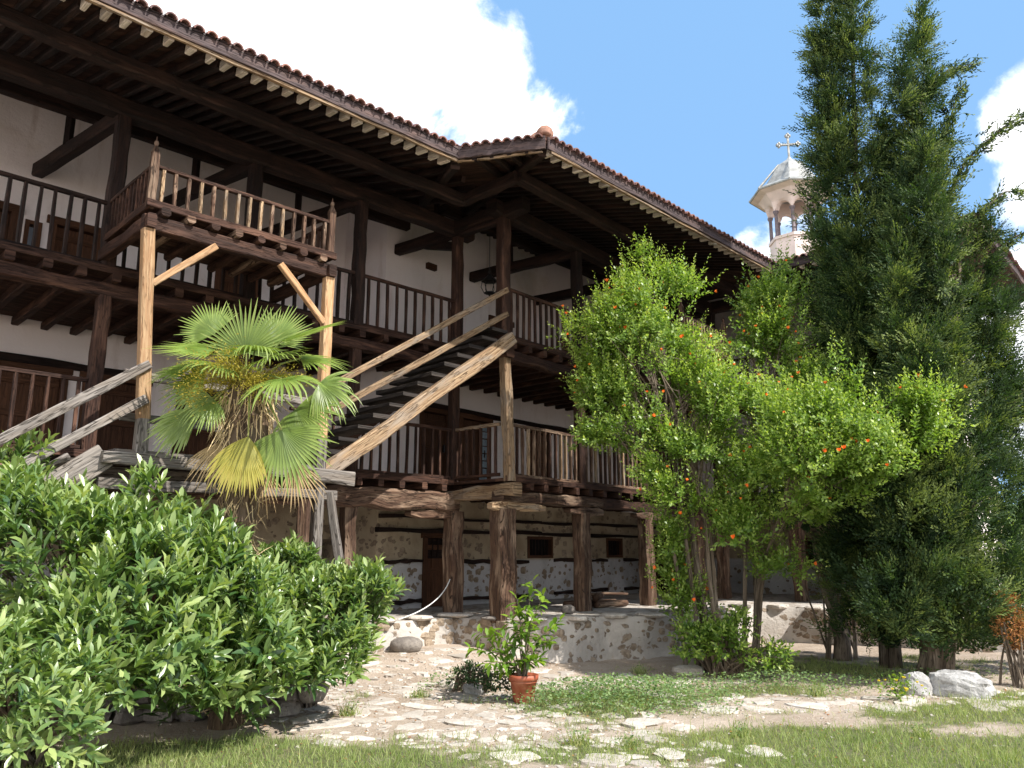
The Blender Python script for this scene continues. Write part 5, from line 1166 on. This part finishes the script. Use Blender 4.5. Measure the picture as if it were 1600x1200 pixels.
tl = ['spindly weed tuft growing between stones at the bottom centre','weed tuft among pale stones in front of the pot','dry weed tuft right of the clover patch','weed tuft beside the path at the foot of the laurel','tall green weed at the edge of the shade right of the young shrub','weed tuft near the right bottom of the yard','small weed tuft on the path left of the pot','thin weed at the base of the terrace wall']
for lab, (u, v, h) in zip(tl, ((905,1165,.16),(985,1170,.14),(1160,1150,.15),(545,1120,.16),(1275,1090,.22),(1440,1150,.12),(655,1090,.12),(1000,1052,.16))):
    q = atz(u, v); q.z = gh(q.x, q.y); tt = thing('weed_tuft', tuple(q), lab, 'weed', 'weed tufts on the path'); n = 90
    P = np.array(q)+rng.normal(size=(n,3))*np.array([.05,.05,0]); a = rng.normal(size=(n,3))*.45; a[:,2] = 1; leaves('blades', P, a, rdir(n), rng.uniform(.4,1.1,n)*h, .007, T_BLADE, 'grass_blade', tt)
    P = np.array(q)+rng.normal(size=(70,3))*np.array([.05,.05,0]); P[:,2] += rng.random(70)*h*.8; leaves('leaves', P, rdir(70), rdir(70), rng.uniform(.015,.04,70), .014, T_DIA, 'weed_leaf', tt)

# ------------------------------------------------------------------ small things
def lone(name, mb, mat, label, cat, group=None, smooth=True):
    o = mb.build(name, mat, None, smooth); c = sum((v.co for v in o.data.vertices), Vector())/len(o.data.vertices); zmin = min(v.co.z for v in o.data.vertices); c.z = zmin
    o.data.transform(Matrix.Translation(-c)); o.location = c; return tag(o, label, cat, group)
p = at(636, 1003, 12.0); p.z = gh(p.x, p.y)+.07; lone('boulder', MB().rock(tuple(p), (.24,.2,.12), 8, 16, .10), 'grey_stone', 'rounded grey boulder against the terrace wall below the wooden door', 'boulder')
for (u, v, y, r, sd, lab) in ((1432,1085,9.85,(.16,.16,.16),3,'pale rock at the cypress foot beside the yellow flowers'), (1500,1088,9.75,(.40,.20,.165),21,'long low white rock at the cypress foot, largest of the rocks'), (740,1062,9.9,(.13,.09,.08),5,'small white rock among weeds left of the terracotta pot')):
    p = at(u, v, y); p.z = gh(p.x, p.y)+r[2]*.45; lone('rock', MB().rock(tuple(p), r, sd, 28, .20), 'white_rock', lab, 'rock', smooth=False)
for (u, v, r, sd, lab) in ((1075,1052,(.22,.12,.09),9,'flat grey stone half buried left of the pomegranate stems'),(700,1075,(.12,.09,.06),15,'small pale stone on the path left of the weeds')):
    p = atz(u, v); p.z = gh(p.x, p.y)+.03; lone('stone', MB().rock(tuple(p), r, sd, 12, .12), 'pale_stone', lab, 'stone', smooth=False)
mb = MB()
for i in range(6): q = at(1405+random.uniform(-22,22), 1075, 9.35+random.uniform(-.1,.1)); b0 = Vector((q.x,q.y,gh(q.x,q.y))); mb.tube([b0, b0+Vector((random.uniform(-.03,.03),0,.16)), b0+Vector((random.uniform(-.06,.06),0,random.uniform(.22,.34)))], [.004,.003,.002], 5)
t = thing('wildflower', tuple(atz(1405,1100)), 'tall weed with small yellow flowers beside the pale rocks', 'wildflower'); mb.build('stems', 'petiole', t)
c0 = at(1405, 1078, 9.35); P = np.array([c0.x, c0.y, c0.z+.02])+rng.normal(size=(160,3))*np.array([.11,.07,.07]); P[:,2] = np.maximum(P[:,2], .04); leaves('foliage', P, rdir(160), rdir(160), .05, .022, T_DIA, 'lemon_leaf', t)
for i in range(16):
    p = c0+Vector((random.gauss(0,.11), random.gauss(0,.07), .07+random.gauss(0,.06))); fl = MB(); fl.lathe(tuple(p), [(0,0),(.014,.008),(.016,.018),(.008,.014),(0,.012)], 8); fl.build('flower', 'flower_yellow', t)
# white rope from the corner post to the terrace edge
p0 = at(703,905,13.25); p1 = at(664,960,12.6); p2 = at(622,968,12.4); pts = []
for i in range(15):
    f = i/14; q = p0*(1-f)**2+Vector(at(688,948,12.9))*2*f*(1-f)+p2*f*f; pts.append(q)
lone('rope', MB().tube(pts, .009, 6), 'white_cord', 'thin white rope slung from the hewn corner post to the terrace edge', 'rope')
# hanging iron lantern beside the corner post
lp = at(765, 440, 13.4); lan = thing('lantern', (lp.x, lp.y, lp.z-.22), 'black wrought iron lantern hanging behind the corner post of the top gallery', 'lantern')
mb = MB(); x, y, z = lp
mb.tube([(x,y,z+.16),(x,y,7.15)], .006, 5); mb.tube([(x+.03*math.sin(a),y,z+.16+.03*math.cos(a)) for a in np.linspace(0,6.28,9)], .006, 5); mb.build('chain', 'iron', lan)
mb = MB(); mb.lathe((x,y,z), [(0,.15),(.03,.13),(.05,.10),(.14,.02),(.15,0),(.13,0)], 6); mb.lathe((x,y,z-.22), [(.0,-.06),(.03,-.02),(.10,0),(.10,.02),(0,.02)], 6)
for k in range(6): a = k*math.pi/3; mb.tube([(x+.13*math.cos(a),y+.13*math.sin(a),z), (x+.15*math.cos(a),y+.15*math.sin(a),z-.1), (x+.095*math.cos(a),y+.095*math.sin(a),z-.21)], .007, 5)
mb.build('cage', 'iron', lan)
# junction box on upper wall
mb = MB(); q = at(686,413,14.97); kk = (q-C).dot(E_); mb.hexa(RW, kk-.12, kk+.12, -2.80, -2.72, q.z-.06, q.z+.06); mb.build('junction_box', 'door_wood', right)
# low chests on the top gallery floor
for F, a, w_, lab in ((RW,1.0,-2.2,'low wooden chest on the top gallery left of the corner post'),(RW,3.1,-1.9,'low wooden chest on the top gallery right of the corner post')):
    c_ = F(a,w_,Z2); t = thing('wooden_chest', tuple(c_), lab, 'chest'); mb = MB(); mb.hexa(F, a-.4, a+.4, w_-.2, w_+.2, Z2+.06, Z2+.34); mb.build('box', 'door_wood', t); mb = MB(); mb.hexa(F, a-.43, a+.43, w_-.23, w_+.23, Z2+.343, Z2+.38); mb.build('lid', 'door_wood', t)
    for da in (-.36,.36): mb = MB(); mb.hexa(F, a+da-.03, a+da+.03, w_-.18, w_+.18, Z2, Z2+.058); mb.build('foot', 'door_wood', t)
# timber offcuts and blocks lying on the terrace
rs = random.Random(3)
labs = ['split log lying crosswise on the terrace, nearest the third hewn post','long split log on the terrace between the second and third hewn posts','short dark log on top of the terrace timber','thin pole lying on the terrace timber','stubby log end at the left of the terrace timber']
for i, (a, b_, h, L) in enumerate(((3.2,-.2,.07,.9),(2.9,-.45,.08,1.3),(3.0,-.35,.2,.7),(3.4,-.5,.22,1.0),(2.45,-.25,.07,.35))):
    p = RW(a, b_, TZ+h); d = (E_*rs.uniform(.6,1)+MM*rs.uniform(-.5,.5)).normalized()*L/2; mb = MB(); mb.tube([p-d, p+d*.1+Vector((0,0,.01)), p+d], [.07,.065,.06] if i != 3 else [.03,.03,.025], 9, noise_=.12); lone('log', mb, 'hewn_timber', labs[i], 'log', 'logs on the terrace')
p = RW(1.2, .32, TZ+.09); lone('stone_block', MB().rock(tuple(p), (.11,.10,.08), 31, 10, .08), 'grey_stone', 'small squarish stone block standing on the edge of the terrace wall', 'stone')

for o in list(BP.values()): bpy.data.objects.remove(o)
